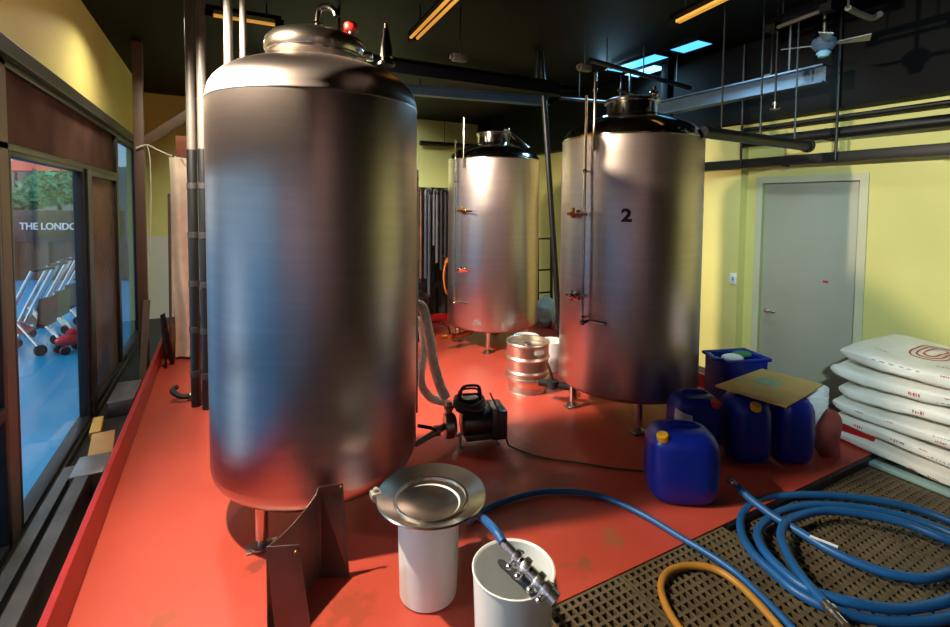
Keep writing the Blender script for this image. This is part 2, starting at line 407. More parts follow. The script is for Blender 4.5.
# carts outside
def cart(px, py, seatmat, label, rz):
    p = onz(px, py, ZL-.01)
    t = thing('push_cart', label, 'cart', p, rz, 'silver carts outside the glass door')
    for s_ in (-1, 1):
        MB().tube([(s_*.17, .28, .08), (s_*.17, .06, .55), (s_*.17, -.18, 1.02)], .022, 8).build('push_bar', chrome, t)
        MB().tube([(s_*.17, -.24, .08), (s_*.17, .08, .5)], .014, 8).build('side_bar', chrome, t)
        for yy in (.28, -.24):
            MB().lathe([(0, -.02), (.065, -.02), (.065, .02), (0, .02)], (s_*.17, yy, .066), 14, 'X').build('wheel', rubber, t)
    MB().tube([(-.17, -.18, 1.02), (.17, -.18, 1.02)], .022, 8).build('handle', black_p, t)
    MB().grid(lambda u, v: ((u-.5)*.32, -.2+v*.42, .34-.08*math.sin(PI*v)), 6, 8).build('seat', seatmat, t)
    MB().grid(lambda u, v: ((u-.5)*.32, -.2-.03*v, .34+.34*v), 6, 6).build('backrest', seatmat, t)
    return t
sm1 = mat('rust_seat', (134, 60, 54), .8, 0, .2, 6); sm2 = mat('olive_seat', (100, 104, 78), .8, 0, .2, 6); sm3 = mat('navy_seat', (44, 56, 96), .8, 0, .2, 6)
cart(30, 352, sm1, 'silver push cart with rust red seat, nearest of the carts outside', 1.2)
cart(45, 341, sm2, 'silver push cart with olive seat, second of the carts outside', 1.25)
cart(57, 331, sm3, 'silver push cart with navy seat, third of the carts outside', 1.2)
cart(67, 323, sm1, 'silver push cart with rust red seat, farthest of the carts outside', 1.3)
p = onz(71, 352, ZL-.01)
t = thing('toy_car', 'small bright red toy on wheels lying on the mall floor', 'toy', p, .6)
b = MB(); b.sphere((0, 0, .16), .12, (1.3, .75, .62)); b.sphere((.03, 0, .24), .07, (1.1, .8, .8)); b.build('body', mat('bright_red', (216, 34, 52), .35, 0, .1, 5), t)
for sx in (-.09, .09):
    for sy in (-.08, .08): MB().lathe([(0, -.018), (.052, -.018), (.052, .018), (0, .018)], (sx, sy, .052), 12, 'Y').build('wheel', rubber, t)

# ================================================================== TANKS
def tank(cx, cy, label, kind, feet_az, group='steel tanks'):
    R = .55
    t = thing('brewing_tank', label, 'tank', (cx, cy, 0), 0, group)
    prof = [(R-.0, 2.215)]
    sh = MB()
    zs = .335 if kind == 1 else .29
    prof = [(R, zs)]+[(R, zs+.01+(2.21-zs-.01)*k/8) for k in range(1, 9)]
    sh.lathe(prof, seg=96); shell = sh.build('shell', steel, t)
    kn = MB(); kr = .11 if kind == 1 else .035; zb = .225 if kind == 1 else .255
    pr_ = [(0, .195), (.25, .20), (R-kr, zb)]+[(R-kr+kr*math.sin(a), zb+kr-kr*math.cos(a)) for a in [k*PI/2/8 for k in range(1, 9)]]
    kn.lathe(pr_, seg=96).build('bottom_dish', steel, t)
    dm = MB()
    pr_ = [(R, 2.21), (R+.004, 2.213), (R+.004, 2.222), (R-.004, 2.226), (R-.012, 2.25), (R-.035, 2.285), (R-.075, 2.318), (R-.14, 2.352), (R-.23, 2.39), (.22, 2.425), (.205, 2.43)]
    if kind == 1: pr_ = [(R, 2.21), (R+.002, 2.213), (R+.002, 2.219), (R-.001, 2.225), (R-.004, 2.25), (R-.014, 2.29), (R-.034, 2.325), (R-.065, 2.357), (R-.11, 2.388), (R-.17, 2.415), (R-.25, 2.442), (.22, 2.463), (.205, 2.467)]
    dm.lathe(pr_, seg=96).build('top_dome', steel if kind == 1 else steel_p, t)
    if kind == 1:
        MB().lathe([(.23, 2.44), (.238, 2.475), (.25, 2.488), (.252, 2.50), (.24, 2.503)], seg=64).build('manway_neck', steel_s, t)
        MB().lathe([(.24, 2.498), (.262, 2.502), (.270, 2.52), (.270, 2.545), (.262, 2.572), (.24, 2.594), (.205, 2.608), (.19, 2.612), (.185, 2.607), (.10, 2.612), (0, 2.613)], seg=64).build('manway_lid', steel_s, t)
    else:
        MB().lathe([(.205, 2.41), (.20, 2.43), (.20, 2.52), (.218, 2.525), (.218, 2.54), (.19, 2.545), (.19, 2.52), (.0, 2.515)], seg=64).build('manway_neck', steel_p, t)
        MB().lathe([(.205, 2.535), (.212, 2.548), (.19, 2.557), (.10, 2.563), (0, 2.565)], seg=64).build('manway_lid', steel_d, t)
    for a in feet_az:
        x, y = .43*math.cos(a), .43*math.sin(a)
        lg = MB().cyl((x, y, .05), (x, y, .27), .03, 20).build('leg', steel_p, t)
        ft = MB(); ft.lathe([(0, .008), (.05, .008), (.05, .018), (.02, .022), (.02, .06), (0, .06)], (x, y, 0), 20)
        ft.box((x-.07, y-.035, 0.0), (x+.07, y+.035, .01), .002)
        ft.build('foot_plate', steel_d, lg)
    return t
def polar(a, r, z): return Vector((r*math.cos(a), r*math.sin(a), z))
T1 = (.484, 2.79); T2 = (2.97, 2.89); T3 = (2.94, 5.06)
a1 = math.atan2(2.51-2.79, .16-.484)
t1 = tank(*T1, 'big blurred stainless tank in the foreground with domed lid and red capped valve', 1, [a1, a1+PI/2+.5, a1+PI, a1+3*PI/2])
# tank 1 top fittings
def top_local(px, py, T, r_extra=0.0, z=2.6):
    p = onz(px, py, z); return Vector((p.x-T[0], p.y-T[1], z))
q = MB(); b0 = top_local(318, 27, T1, 0, 2.62); b0.z = 2.60
q.tube(spline([b0, b0+Vector((0, 0, .07)), b0+RT*.012+Vector((0, 0, .115)), b0+RT*.055+Vector((0, 0, .125)), b0+RT*.088+Vector((0, 0, .10)), b0+RT*.098+Vector((0, 0, .075))], 6), .017, 12)
q.lathe([(0.017, 0), (.023, .002), (.018, .012), (.012, .014)], b0+Vector((0, 0, .035)), 14)
q.build('vent_pipe', steel_p, t1)
q = MB(); b1 = top_local(351, 26, T1, 0, 2.66); b1.z = 2.585
q.cyl(b1, b1+Vector((0, 0, .05)), .014, 12); vt = q.build('valve_stem', chrome, t1)
MB().lathe([(0, 0), (.036, 0), (.042, .008), (.042, .034), (.036, .042), (0, .042)], b1+Vector((0, 0, .045)), 16).build('valve_cap', red_rubber, vt, label='red valve cap')
q = MB(); b2 = top_local(386, 66, T1, 0, 2.33); b2.z = 2.33
q.lathe([(0, 0), (.042, 0), (.042, .012), (.026, .02), (.024, .035), (.03, .04), (.027, .09), (.018, .13), (.014, .165), (.009, .17), (.009, .19), (0, .19)], b2, 16); q.build('relief_valve', steel_p, t1)
for k in range(2):
    q = MB(); a = (2.3, -.35)[k]; q.box((-.02, -.03, 0), (.02, .03, .04), .006)
    for v in q.bm.verts: v.co = (Matrix.Rotation(a, 4, 'Z') @ v.co)+polar(a, .285, 2.50)
    q.build('lid_clamp', chrome, t1)
# clear side tube on its right with valve low down
q = MB(); a = math.atan2(-T1[1], -T1[0])+PI/2+.04
q.cyl(polar(a, .565, .42), polar(a, .565, 1.9), .012, 8)
for z in (.45, 1.1, 1.85): q.cyl(polar(a, .54, z), polar(a, .575, z), .014, 8)
q.build('sight_tube', steel_d, t1)

def decal(text, T, px, py, size, parent):
    p = onx(px, py, 2.56); a = math.atan2(p.y-T[1], p.x-T[0]); z = p.z
    cu = bpy.data.curves.new('txt', 'FONT'); cu.body = text; cu.size = size; cu.align_x = 'CENTER'; cu.align_y = 'CENTER'; cu.offset = .0055; cu.extrude = .001; cu.resolution_u = 6
    o = bpy.data.objects.new('txt', cu); COL.objects.link(o)
    dg = bpy.context.evaluated_depsgraph_get(); dg.update()
    me = bpy.data.meshes.new_from_object(o.evaluated_get(dg)); bpy.data.objects.remove(o)
    bm = bmesh.new(); bm.from_mesh(me)
    bmesh.ops.triangulate(bm, faces=bm.faces[:])
    for it in range(2): bmesh.ops.subdivide_edges(bm, edges=[e for e in bm.edges if e.calc_length() > .015], cuts=1)
    for v in bm.verts:
        aa = a+v.co.x/.55*1.15; rr = .5512+max(v.co.z, 0); zz = z+v.co.y
        v.co = polar(aa, rr, zz)
    bm.to_mesh(me); bm.free(); me.materials.clear(); me.materials.append(mat('black_decal', (14, 14, 15), .5, 0, .1, 20))
    L = bpy.data.objects.new('number_decal', me); COL.objects.link(L); L.parent = parent
    return L
def az(T, px, py, z): p = onz(px, py, z); return math.atan2(p.y-T[1], p.x-T[0])
def az_pix(T, px, rr):
    # azimuth on the near side of the circle of radius rr that shows at pixel column px
    d_ = ray(px, 230); d_ = Vector((d_.x, d_.y)); c = Vector(T)
    A = d_.dot(d_); B = -2*d_.dot(c); Cc = c.dot(c)-rr*rr; disc = max(B*B-4*A*Cc, 0)
    tt = (-B-math.sqrt(disc))/(2*A); q_ = d_*tt-c
    return math.atan2(q_.y, q_.x)
def fittings(t, T, pxg, ztop, zbot, pxv, zv, zlow, pxplate):
    ag = az_pix(T, pxg, .60)
    q = MB(); q.cyl(polar(ag, .60, zbot), polar(ag, .60, ztop), .010, 10)
    for z in (zbot+.06, 1.95): q.cyl(polar(ag, .545, z), polar(ag, .605, z), .008, 8); q.sphere(polar(ag, .60, z), .018)
    q.build('sight_gauge', steel_p, t)
    a2 = az_pix(T, pxg+8, .58)
    q = MB(); q.cyl(polar(a2, .575, 2.10), polar(a2, .575, 2.66), .012, 12); q.cyl(polar(a2, .54, 2.12), polar(a2, .578, 2.12), .012, 8)
    q.lathe([(.012, 0), (.022, .004), (.022, .02), (.012, .024)], polar(a2, .575, 2.52), 14); q.build('vent_riser', steel_p, t)
    av = az_pix(T, pxv, .585)
    tan = Vector((-math.sin(av), math.cos(av), 0))
    for (z, mt, hl, nm) in ((zv, black_p, .17, 'sample_valve'), (zlow, red_rubber, .12, 'sample_valve')):
        q = MB(); q.lathe([(0, 0), (.032, 0), (.032, .012), (.02, .016), (.02, .05), (0, .05)], (0, 0, 0), 16)
        M_ = Matrix.Rotation(av, 4, 'Z') @ Matrix.Rotation(PI/2, 4, 'Y')
        for v in q.bm.verts: v.co = (M_ @ v.co)+polar(av, .545, z)
        q.sphere(polar(av, .595, z), .028)
        q.cyl(polar(av, .60, z)-tan*.055, polar(av, .60, z)+tan*.05, .013, 10)
        q.cyl(polar(av, .60, z-.03), polar(av, .60, z+.05), .016, 10)
        vb = q.build(nm, brass if mt is black_p else steel_p, t)
        h_ = MB(); p0 = polar(av, .62, z); h_.tube([p0, p0+tan*.03, p0+tan*hl], [.01, .012, .009], 8); h_.build('lever', mt, vb)
    q = MB(); p0 = polar(ag, .555, zbot+.03); tg = Vector((-math.sin(ag), math.cos(ag), 0))
    q.tube([p0+tg*.17, p0+tg*.02, polar(ag, .60, zbot+.02)], .011, 8); q.sphere(polar(ag, .60, zbot+.02), .022); q.build('gauge_elbow', steel_d, t)
    ap = az_pix(T, pxplate, .552)
    q = MB(); q.grid(lambda u, v: polar(ap+(u-.5)*.17, .5535, .375+(v-.5)*.065), 6, 2); q.build('name_plate', mat('plate', (170, 168, 160), .35, .8, .3, 30), t)
t2 = tank(*T2, 'stainless tank marked with a black number 2 by the blue jugs', 2, [math.atan2(3.13-2.89, 2.59-2.97)+k*PI/2 for k in range(4)])
fittings(t2, T2, 584, 2.50, .80, 574, 1.63, 1.0, 619)
decal('2', T2, 626.5, 216, .125, t2)
t3 = tank(*T3, 'stainless tank at the back centre, behind the metal keg', 2, [-2.2+k*PI/2 for k in range(4)])
fittings(t3, T3, 455, 2.42, .55, 462, 1.62, .95, 478)
# drain outlet low on the left of tanks 2 and 3
for (t_, T_, px) in ((t2, T2, 566), (t3, T3, 458)):
    a = az_pix(T_, px, .5)
    q = MB(); q.tube(spline([polar(a, .30, .18), polar(a, .46, .15), polar(a, .60, .16), polar(a, .72, .17)], 5), .03, 12)
    q.lathe([(0, -.03), (.05, -.03), (.05, .03), (0, .03)], polar(a, .60, .16), 16)
    dv = q.build('drain_valve', rubber if T_ is T2 else brass, t_)
    h_ = MB(); h_.tube([polar(a, .60, .2), polar(a, .62, .27), polar(a-.2, .66, .29)], .012, 8); h_.build('lever', black_p, dv)
# transfer hose rail arm on top of tank 2
q = MB(); q.tube([(-.20, -.05, 2.60), (.36, .1, 2.60)], .014, 8); q.cyl((-.05, 0, 2.55), (-.05, 0, 2.60), .012, 8); q.build('spray_line', steel_p, t2)
q = MB(); q.sphere((.14, -.10, 2.60), .035); q.cyl((.14, -.10, 2.55), (.14, -.10, 2.66), .018, 10); q.build('relief_valve', steel_p, t2)
q = MB(); q.sphere((.12, -.10, 2.59), .04); q.tube([(.12, -.10, 2.59), (.22, -.14, 2.50), (.36, -.2, 2.38)], .025, 10); q.build('relief_valve', steel_p, t3)

# ================================================================== KEGS, BUCKETS
kp = onz(530, 392, 0); 
def keg(loc, label):
    t = thing('beer_keg', label, 'keg', loc)
    b = MB(); b.lathe([(0, .05), (.17, .05), (.185, .06), (.19, .09), (.193, .10), (.20, .105), (.203, .12), (.20, .135), (.193, .14), (.19, .165), (.195, .17), (.2, .18), (.195, .195), (.19, .20), (.19, .29), (.195, .295), (.205, .31), (.195, .325), (.188, .34), (.18, .385), (.16, .402), (.06, .41), (0, .411)], seg=56)
    b.build('body', steel_k, t)
    b = MB(); b.lathe([(.19, .32), (.193, .33), (.193, .425), (.197, .43), (.20, .44), (.195, .45), (.187, .445), (.185, .43), (.184, .335)], seg=56); b.build('top_chime', steel_k, t)
    b = MB(); b.lathe([(.185, .09), (.18, .01), (.185, .0), (.172, .0), (.17, .08)], seg=56); b.build('bottom_chime', steel_k, t)
    b = MB(); b.lathe([(.035, .40), (.035, .425), (.028, .43), (.01, .43), (0, .42)], seg=20); b.build('spear_valve', steel_d, t)
    for a in (-PI/2-.02,):
        h_ = MB(); h_.grid(lambda u, v: polar(a+(u-.5)*.55, .1945, .385+(v-.5)*.04*(1 if .05 < u < .95 else .6)), 10, 2); h_.build('hand_hole', mat('keg_hole', (225, 232, 235), .5, 0, .05, 5), t)
    return t
steel_k = mat('keg_steel', (214, 202, 188), .36, 1, .1, 8, .04, 50)
keg((2.49, 3.63, 0), 'short steel beer keg standing on the red floor in front of the back tank')

def bucket(loc, r0_, r1_, h, label, cat='bucket', lug=True):
    t = thing('bucket', label, cat, loc)
    b = MB(); b.lathe([(0, .0), (r0_-.01, .0), (r0_, .008), (r1_, h-.004), (r1_+.004, h), (r1_-.001, h+.002), (r1_-.008, h-.004), (r0_-.006, .012), (0, .012)], seg=56)
    b.build('pail', white_pl, t)
    if lug:
        b = MB(); a = -PI/2+.9
        b.lathe([(0, 0), (.02, 0), (.02, .015), (0, .015)], (0, 0, 0), 14)
        M_ = Matrix.Rotation(a, 4, 'Z') @ Matrix.Rotation(PI/2, 4, 'Y')
        for v in b.bm.verts: v.co = (M_ @ v.co)+polar(a, r1_-.005, h*.83)
        b.build('handle_lug', white_pl, t)
    return t
bk1 = bucket((.785, 1.885, 0), .125, .135, .40, 'white bucket under the steel strainer bowl, beside the bent steel sheet', lug=False)
bk2p = onz(513.5, 567, .36)
bk2 = bucket((bk2p.x, bk2p.y, 0), .136, .15, .36, 'open white bucket at the front with the chrome valve leaning in it')
# strainer bowl
sb = thing('strainer_bowl', 'wide stainless strainer bowl sitting on the white bucket', 'bowl', (.80, 1.89, .404))
b = MB(); b.lathe([(0, -.052), (.08, -.05), (.12, -.042), (.133, -.02), (.150, -.002), (.20, .014), (.228, .022), (.236, .024), (.240, .030), (.236, .035), (.226, .031), (.20, .020), (.165, .008), (.160, .013), (.152, .012), (.148, .002), (.125, -.004), (.09, -.012), (.05, -.016), (0, -.017)], seg=72)
b.build('bowl', steel_s, sb)
b = MB(); dv = -RT; c0 = dv*.245+Vector((0, 0, .022)); b.box(c0-Vector((.022, .022, .012)), c0+Vector((.022, .022, .016)), .005); b.cyl(c0+Vector((0, 0, -.03)), c0+Vector((0, 0, .03)), .011, 12); b.build('clamp_lug', mat('lug_grey', (176, 172, 160), .4, .3, .1, 20), sb)
# rear small buckets near the keg
for k, (px, py, lb) in enumerate(((526, 363, 'pale bucket behind the keg, left of the two'), (551, 369, 'white bucket behind the keg, nearer the second tank, right of the two'))):
    p = onz(px, py, 0); bucket((p.x, p.y, 0), .115, .13, .30, lb)

# ================================================================== valve assembly + blue feed hose
va = thing('valve_assembly', 'chrome butterfly valve assembly leaning over the rim of the front white bucket', 'valve', (bk2p.x, bk2p.y, 0))
def L2(px, py, z): p = onz(px, py, z); return Vector((p.x-bk2p.x, p.y-bk2p.y, z))
A = L2(502, 541, .46); B = L2(556, 601, .355)
ax = (B-A).normalized(); LN = (B-A).length
def along(prof, name, m_, a=A, dirv=ax, parent=va, seg=24):
    q = MB(); q.lathe(prof, seg=seg); rot = dirv.to_track_quat('Z', 'Y').to_matrix()
    for v in q.bm.verts: v.co = rot @ v.co + a
    return q.build(name, m_, parent)
along([(0, 0), (.014, 0), (.016, .04), (.017, .06), (.026, .062), (.028, .075), (.026, .085), (.018, .088), (.018, .11), (0, .11)], 'hose_tail', chrome)
along([(0, .10), (.03, .10), (.033, .105), (.033, .125), (.022, .13), (.022, .16), (.032, .163), (.034, .17), (.034, .185), (.02, .19), (.02, .2), (0, .2)], 'valve_body', chrome)
along([(0, .195), (.028, .195), (.03, .205), (.03, .22), (.02, .225), (.02, LN-.03), (.027, LN-.025), (.027, LN), (.017, LN), (.017, LN-.04), (0, LN-.04)], 'outlet_pipe', chrome)
nrm = ax.cross(Vector((0, 0, 1))).normalized()
q = MB()
for dd in (.075, .115, .17, .21):
    q = MB(); p = A+ax*dd; q.cyl(p+nrm*.02, p+nrm*.05, .008, 8); q.sphere(p+nrm*.052, .013, (1, 1, .8), 10, 6); q.cyl(p-nrm*.035, p+nrm*.03, .009, 8); q.build('wing_nut', chrome, va)
h0 = L2(534, 592, .36); h1 = L2(499, 561, .335)
q = MB(); dv = (h1-h0); 
q.tube(spline([h0, h0+dv*.25+Vector((0, 0, .004)), h0+dv*.6+Vector((0, 0, .002)), h1], 5), [.019]*5+[.017]*5+[.014]*4+[.011, .007], 10); q.build('lever', mat('grey_lever', (36, 37, 40), .5, 0, .1, 10), va)
hose_pts = [L2(503, 542, .463)+bk2p.xy.to_3d(), onz(494, 529, .47), onz(484, 519, .40), onz(476, 516, .25), onz(470, 522, .03), onz(478, 514, .022), onz(500, 503, .022), onz(530, 494, .022), onz(560, 491, .022), onz(600, 496, .022), onz(640, 513, .022), onz(682, 538, .020), onz(704, 551, .020), onz(724, 564, .018), onz(742, 578, .016), onz(766, 601, .016), onz(791, 627, .016), onz(808, 648, .016)]
tag(MB().tube(spline(hose_pts, 8), .016, 12).build('hose', blue_hose), 'blue hose running from the chrome valve behind the strainer bucket across to the grating', 'hose')

# ================================================================== bent steel sheet
cv = thing('bent_steel_sheet', 'dark bent sheet-metal chute with a curved edge standing on the red floor', 'metal chute', (.32, 2.0, 0))
o_ = Vector((.32, 2.0, 0))
pA0 = onz(266, 547, .36)-o_; pA = onz(299, 545, .37)-o_; pB = onz(318, 487, .42)-o_; pC = onz(343, 483, .42)-o_
gA0 = onz(276, 640, 0)-o_; gA = onz(312, 640, 0)-o_; gC = onz(354, 581, 0)-o_
sheet = mat('dark_sheet_metal', (112, 98, 92), .42, .75, .25, 4, .06, 30)
th = .004
gB = Vector((pB.x, pB.y, 0)); gA_ = Vector((pA.x, pA.y, 0)); gA0_ = Vector((pA0.x, pA0.y, 0)); gC_ = Vector((gC.x, gC.y, 0))
def plate(pts, n, name, parent=cv):
    return MB().prism(pts, Vector(n)*th).build(name, sheet, parent, smooth=False)
def pn(a, b): return (b-a).cross(Vector((0, 0, 1))).normalized()
plate([gA0, gA, pA, pA0], -pn(gA0, gA), 'front_flange')
curve = [onz(px, py, z)-o_ for (px, py, z) in ((266, 547, .362), (275, 544.5, .356), (284, 537, .352), (295, 524, .357), (306, 508, .373), (314, 494, .396), (318, 485.5, .42))]
dirw = Vector((pB.x-pA0.x, pB.y-pA0.y, 0)); LW = dirw.length; dirw.normalize()
cz = []
for c_ in curve:
    u = (Vector((c_.x, c_.y, 0))-Vector((pA0.x, pA0.y, 0))).dot(dirw); cz.append((max(0, min(LW, u)), c_.z))
cz[0] = (0, pA0.z); cz[-1] = (LW, pB.z)
base0 = Vector((pA0.x, pA0.y, 0))
plate([base0]+[base0+dirw*u+Vector((0, 0, z)) for (u, z) in cz]+[base0+dirw*LW], pn(base0, base0+dirw), 'curved_web')
gC2 = Vector((pC.x, pC.y, 0)).lerp(gC, .6); gC2.z = 0
plate([gB, pB, pC, gC2], pn(gB, gC2), 'rear_flange')
q = MB(); q.sphere(pA-Vector((.012, .008, .02)), .009); q.sphere(pC-Vector((.01, .006, .012)), .007); q.build('bolt', brass, cv)

# ================================================================== pump
pu = thing('transfer_pump', 'dark electric transfer pump with carry handle on the red floor beside the foreground tank', 'pump', (1.56, 2.96, -.035), -.25)
q = MB(); q.lathe([(0, -.15), (.07, -.15), (.09, -.14), (.095, -.12), (.095, .12), (.088, .14), (.05, .15), (0, .15)], (.07, 0, .19), 32, 'X')
for k in range(14):
    a = k*2*PI/14; q.box((-.04, -.006, .09), (.18, .006, .103)) if False else None
q.build('motor_body', mat('motor_shell', (96, 104, 110), .3, .8, .1, 8), pu)
q = MB(); q.box((-.06, -.09, .085), (.20, .09, .13), .01); q.box((.12, -.115, .085), (.235, .115, .295), .018); q.build('end_cover', mat('pump_cover', (92, 100, 108), .3, .7, .15, 8), pu)
q = MB(); q.lathe([(0, 0), (.10, 0), (.10, .02), (.085, .03), (.09, .05), (.07, .075), (.06, .085), (0, .09)], (-.02, 0, .285), 32); q.build('fan_cover', motor_m, pu)
q = MB(); q.tube(spline([(-.09, -.03, .34), (-.085, -.03, .43), (-.06, -.03, .46), (.02, -.03, .46), (.05, -.03, .43), (.055, -.03, .34)], 6), .010, 8)
q.tube(spline([(-.08, .03, .34), (-.078, .03, .41), (.045, .03, .41), (.05, .03, .34)], 6), .008, 8)
q.tube([(-.07, -.03, .40), (.04, -.03, .40)], .008, 8); q.build('carry_handle', black_p, pu)
q = MB(); q.lathe([(0, -.06), (.085, -.06), (.09, -.05), (.09, 0), (.06, .02), (0, .02)], (-.14, -.02, .19), 28, 'X'); q.build('pump_head', steel_d, pu)
q = MB(); q.cyl((-.17, -.02, .22), (-.17, -.02, .36), .022, 14); q.lathe([(0.022, 0), (.034, .003), (.034, .02), (.022, .023)], (-.17, -.02, .30), 16)
q.tube([(-.19, -.02, .19), (-.30, -.09, .17), (-.42, -.16, .15)], [.024, .022, .02], 12); q.lathe([(0, -.02), (.036, -.02), (.036, .02), (0, .02)], (-.26, -.065, .18), 16, 'X'); pp = q.build('pump_pipe', steel_d, pu)
q = MB(); q.tube([(-.27, -.10, .20), (-.31, -.13, .235), (-.40, -.13, .26)], [.010, .012, .012], 8); q.build('lever', black_p, pp)
for (x, y) in ((-.10, -.07), (-.10, .07), (.16, -.07), (.16, .07)):
    MB().tube([(x, y, .15), (x, y*1.25, .060), (x+.02, y*1.3, .052)], .012, 8).build('leg', steel_d, pu)
q = MB()
for k in range(3): q.tube([(-.02+(.112-.006*k)*math.cos(a), (.112-.006*k)*math.sin(a), .315+.02*k+.008*math.sin(2*a+k)) for a in [j*2*PI/28 for j in range(28)]], .011, 8, closed=True)
q.build('coiled_cable', mat('grey_rubber', (62, 62, 60), .5, 0, .15, 14), pu)
# cable
cpts = [ony(490, 393, 2.90), ony(497, 408, 2.80), ony(502, 425, 2.76), onz(507, 441, .05), onz(512, 447, .012), onz(540, 457, .010), onz(580, 463, .010), onz(620, 469, .010), onz(660, 472, .010), onz(700, 474, .010)]
tag(MB().tube(spline(cpts, 6), .0065, 8).build('power_cable', mat('grey_cable', (70, 62, 58), .5, 0, .1, 10)), 'grey power cable trailing from the pump across the red floor', 'cable')
# clear braided hoses from tank to pump
for k, (pts, lb) in enumerate((
    ([(412, 318, 3.1, 0), (419, 305, 3.1, 0), (427, 325, 3.05, 0), (433, 360, 3.0, 0), (440, 385, 3.0, 0), (446, 398, 2.98, 0)], 'clear braided hose arching from the foreground tank to the pump, outer loop'),
    ([(410, 325, 3.2, 0), (417, 320, 3.2, 0), (424, 345, 3.15, 0), (421, 380, 3.1, 0), (430, 397, 3.1, 0), (446, 402, 3.02, 0)], 'clear braided hose between the foreground tank and the pump, inner loop'))):
    P_ = [ony(x, y, Y) for (x, y, Y, _) in pts]
    ao = math.atan2(P_[0].y-T1[1], P_[0].x-T1[0]); zo = P_[0].z-.02
    q = MB(); q.tube([polar(ao, .53, zo), polar(ao, .60, zo)], .024, 12); q.lathe([(.024, -.008), (.045, -.008), (.045, .008), (.024, .008)], polar(ao, .565, zo), 16); q.build('hose_outlet', steel_d, t1)
    P_[0] = polar(ao, .585, zo)+Vector((T1[0], T1[1], 0))
    tag(MB().tube(spline(P_, 8), .036 if k == 0 else .030, 12).build('braided_hose', clear_hose), lb, 'hose', 'clear hoses at the pump')

# ================================================================== blue jerrycans
def jerrycan(loc, w, d, h, rz, capm, label, cap_at=(-.55, -.35), lab=False, capz=.90):
    t = thing('jerrycan', label, 'jerrycan', loc, rz, 'blue jerrycans')
    levels = [(0, .66), (.012, .74), (.04, .84), (.10, .92), (.22, .975), (.45, 1.0), (.70, .985), (.80, .955), (.88, .87), (.935, .74), (.96, .62)]
    def f(u, v):
        i = min(int(v*(len(levels)-1)), len(levels)-2); fr_ = v*(len(levels)-1)-i
        z = levels[i][0]*(1-fr_)+levels[i+1][0]*fr_; s_ = levels[i][1]*(1-fr_)+levels[i+1][1]*fr_
        a = u*2*PI; n = 3.4
        c_, sn = math.cos(a), math.sin(a)
        x = math.copysign(abs(c_)**(2/n), c_)*w/2*s_; y = math.copysign(abs(sn)**(2/n), sn)*d/2*s_
        return (x, y, z*h)
    q = MB(); q.grid(f, 56, 30, True)
    q.bm.verts.ensure_lookup_table()
    ring = [f(i/56, 1) for i in range(56)]; q.poly(ring); q.poly([f(i/56, 0) for i in range(56)])
    bmesh.ops.remove_doubles(q.bm, verts=q.bm.verts[:], dist=.0005)
    q.build('body', blue_jug, t)
    hb = MB(); hb.tube(spline([(-w*.2, .02, h*.94), (-w*.14, .02, h*.965), (0, .02, h*.975), (w*.18, .02, h*.965), (w*.28, .02, h*.92)], 6), .022, 12); hb.build('carry_handle', blue_jug, t)
    cx, cy = cap_at; c = MB(); c.lathe([(0, 0), (.030, 0), (.032, .004), (.032, .036), (.028, .04), (0, .04)], (0, 0, 0), 24)
    for k in range(24): a = k*2*PI/24; c.box((.031*math.cos(a)-.002, .031*math.sin(a)-.002, .004), (.031*math.cos(a)+.002, .031*math.sin(a)+.002, .034))
    R_ = Matrix.Rotation(math.radians(14), 4, Vector((cy, -cx, 0)).normalized()*-1) if (cx or cy) else Matrix()
    for v in c.bm.verts: v.co = (R_ @ v.co)+Vector((cx*w/2, cy*d/2, h*capz))
    c.build('cap', capm, t)
    if lab:
        q = MB()
        def fl(u, v):
            x, y, z = f(.56+.16*u, .40+v*.22+.08*(1-u))
            return (x*1.006, y*1.006, z)
        q.grid(fl, 8, 8); q.build('label_sheet', white_pl, t)
    return t
jerrycan((2.37, 1.86, 0), .40, .30, .425, -YAW-.08, yellow_cap, 'blue jerrycan with a yellow cap standing nearest, alone in front of the others', (-.66, -.62), capz=.865)
jerrycan((2.86, 2.15, 0), .34, .25, .43, -YAW, red_cap, 'blue jerrycan with a red cap and white label behind the nearest jerrycan', (.55, -.75), True, capz=.85)
jerrycan((3.13, 1.955, 0), .27, .28, .445, -YAW, yellow_cap, 'blue jerrycan with a yellow cap under the left side of the cardboard sheet', (-.05, -.86), capz=.845)
jerrycan((3.39, 1.815, 0), .25, .27, .445, -YAW+.02, mat('blue_cap', (20, 60, 160), .4), 'blue jerrycan under the right side of the cardboard sheet', (.3, .4))
cb = thing('cardboard_sheet', 'flat brown cardboard sheet with a pale label lying on the blue jerrycans', 'cardboard')
cp = [onz(715, 387, .462), onz(762, 370, .462), onz(823, 386, .462), onz(786, 408, .462)]
cc = sum(cp, Vector())/4; cb.location = cc
q = MB(); q.prism([p-cc for p in cp], (0, 0, .012)); q.build('sheet', cardboard, cb, smooth=False)
lp = [onz(*p_, .4745)-cc for p_ in ((752, 381), (762, 377), (784, 383), (776, 387))]
MB().prism(lp, (0, 0, .001)).build('label_sheet', mat('faded_label', (140, 165, 140), .7, 0, .15, 20), cb, smooth=False)
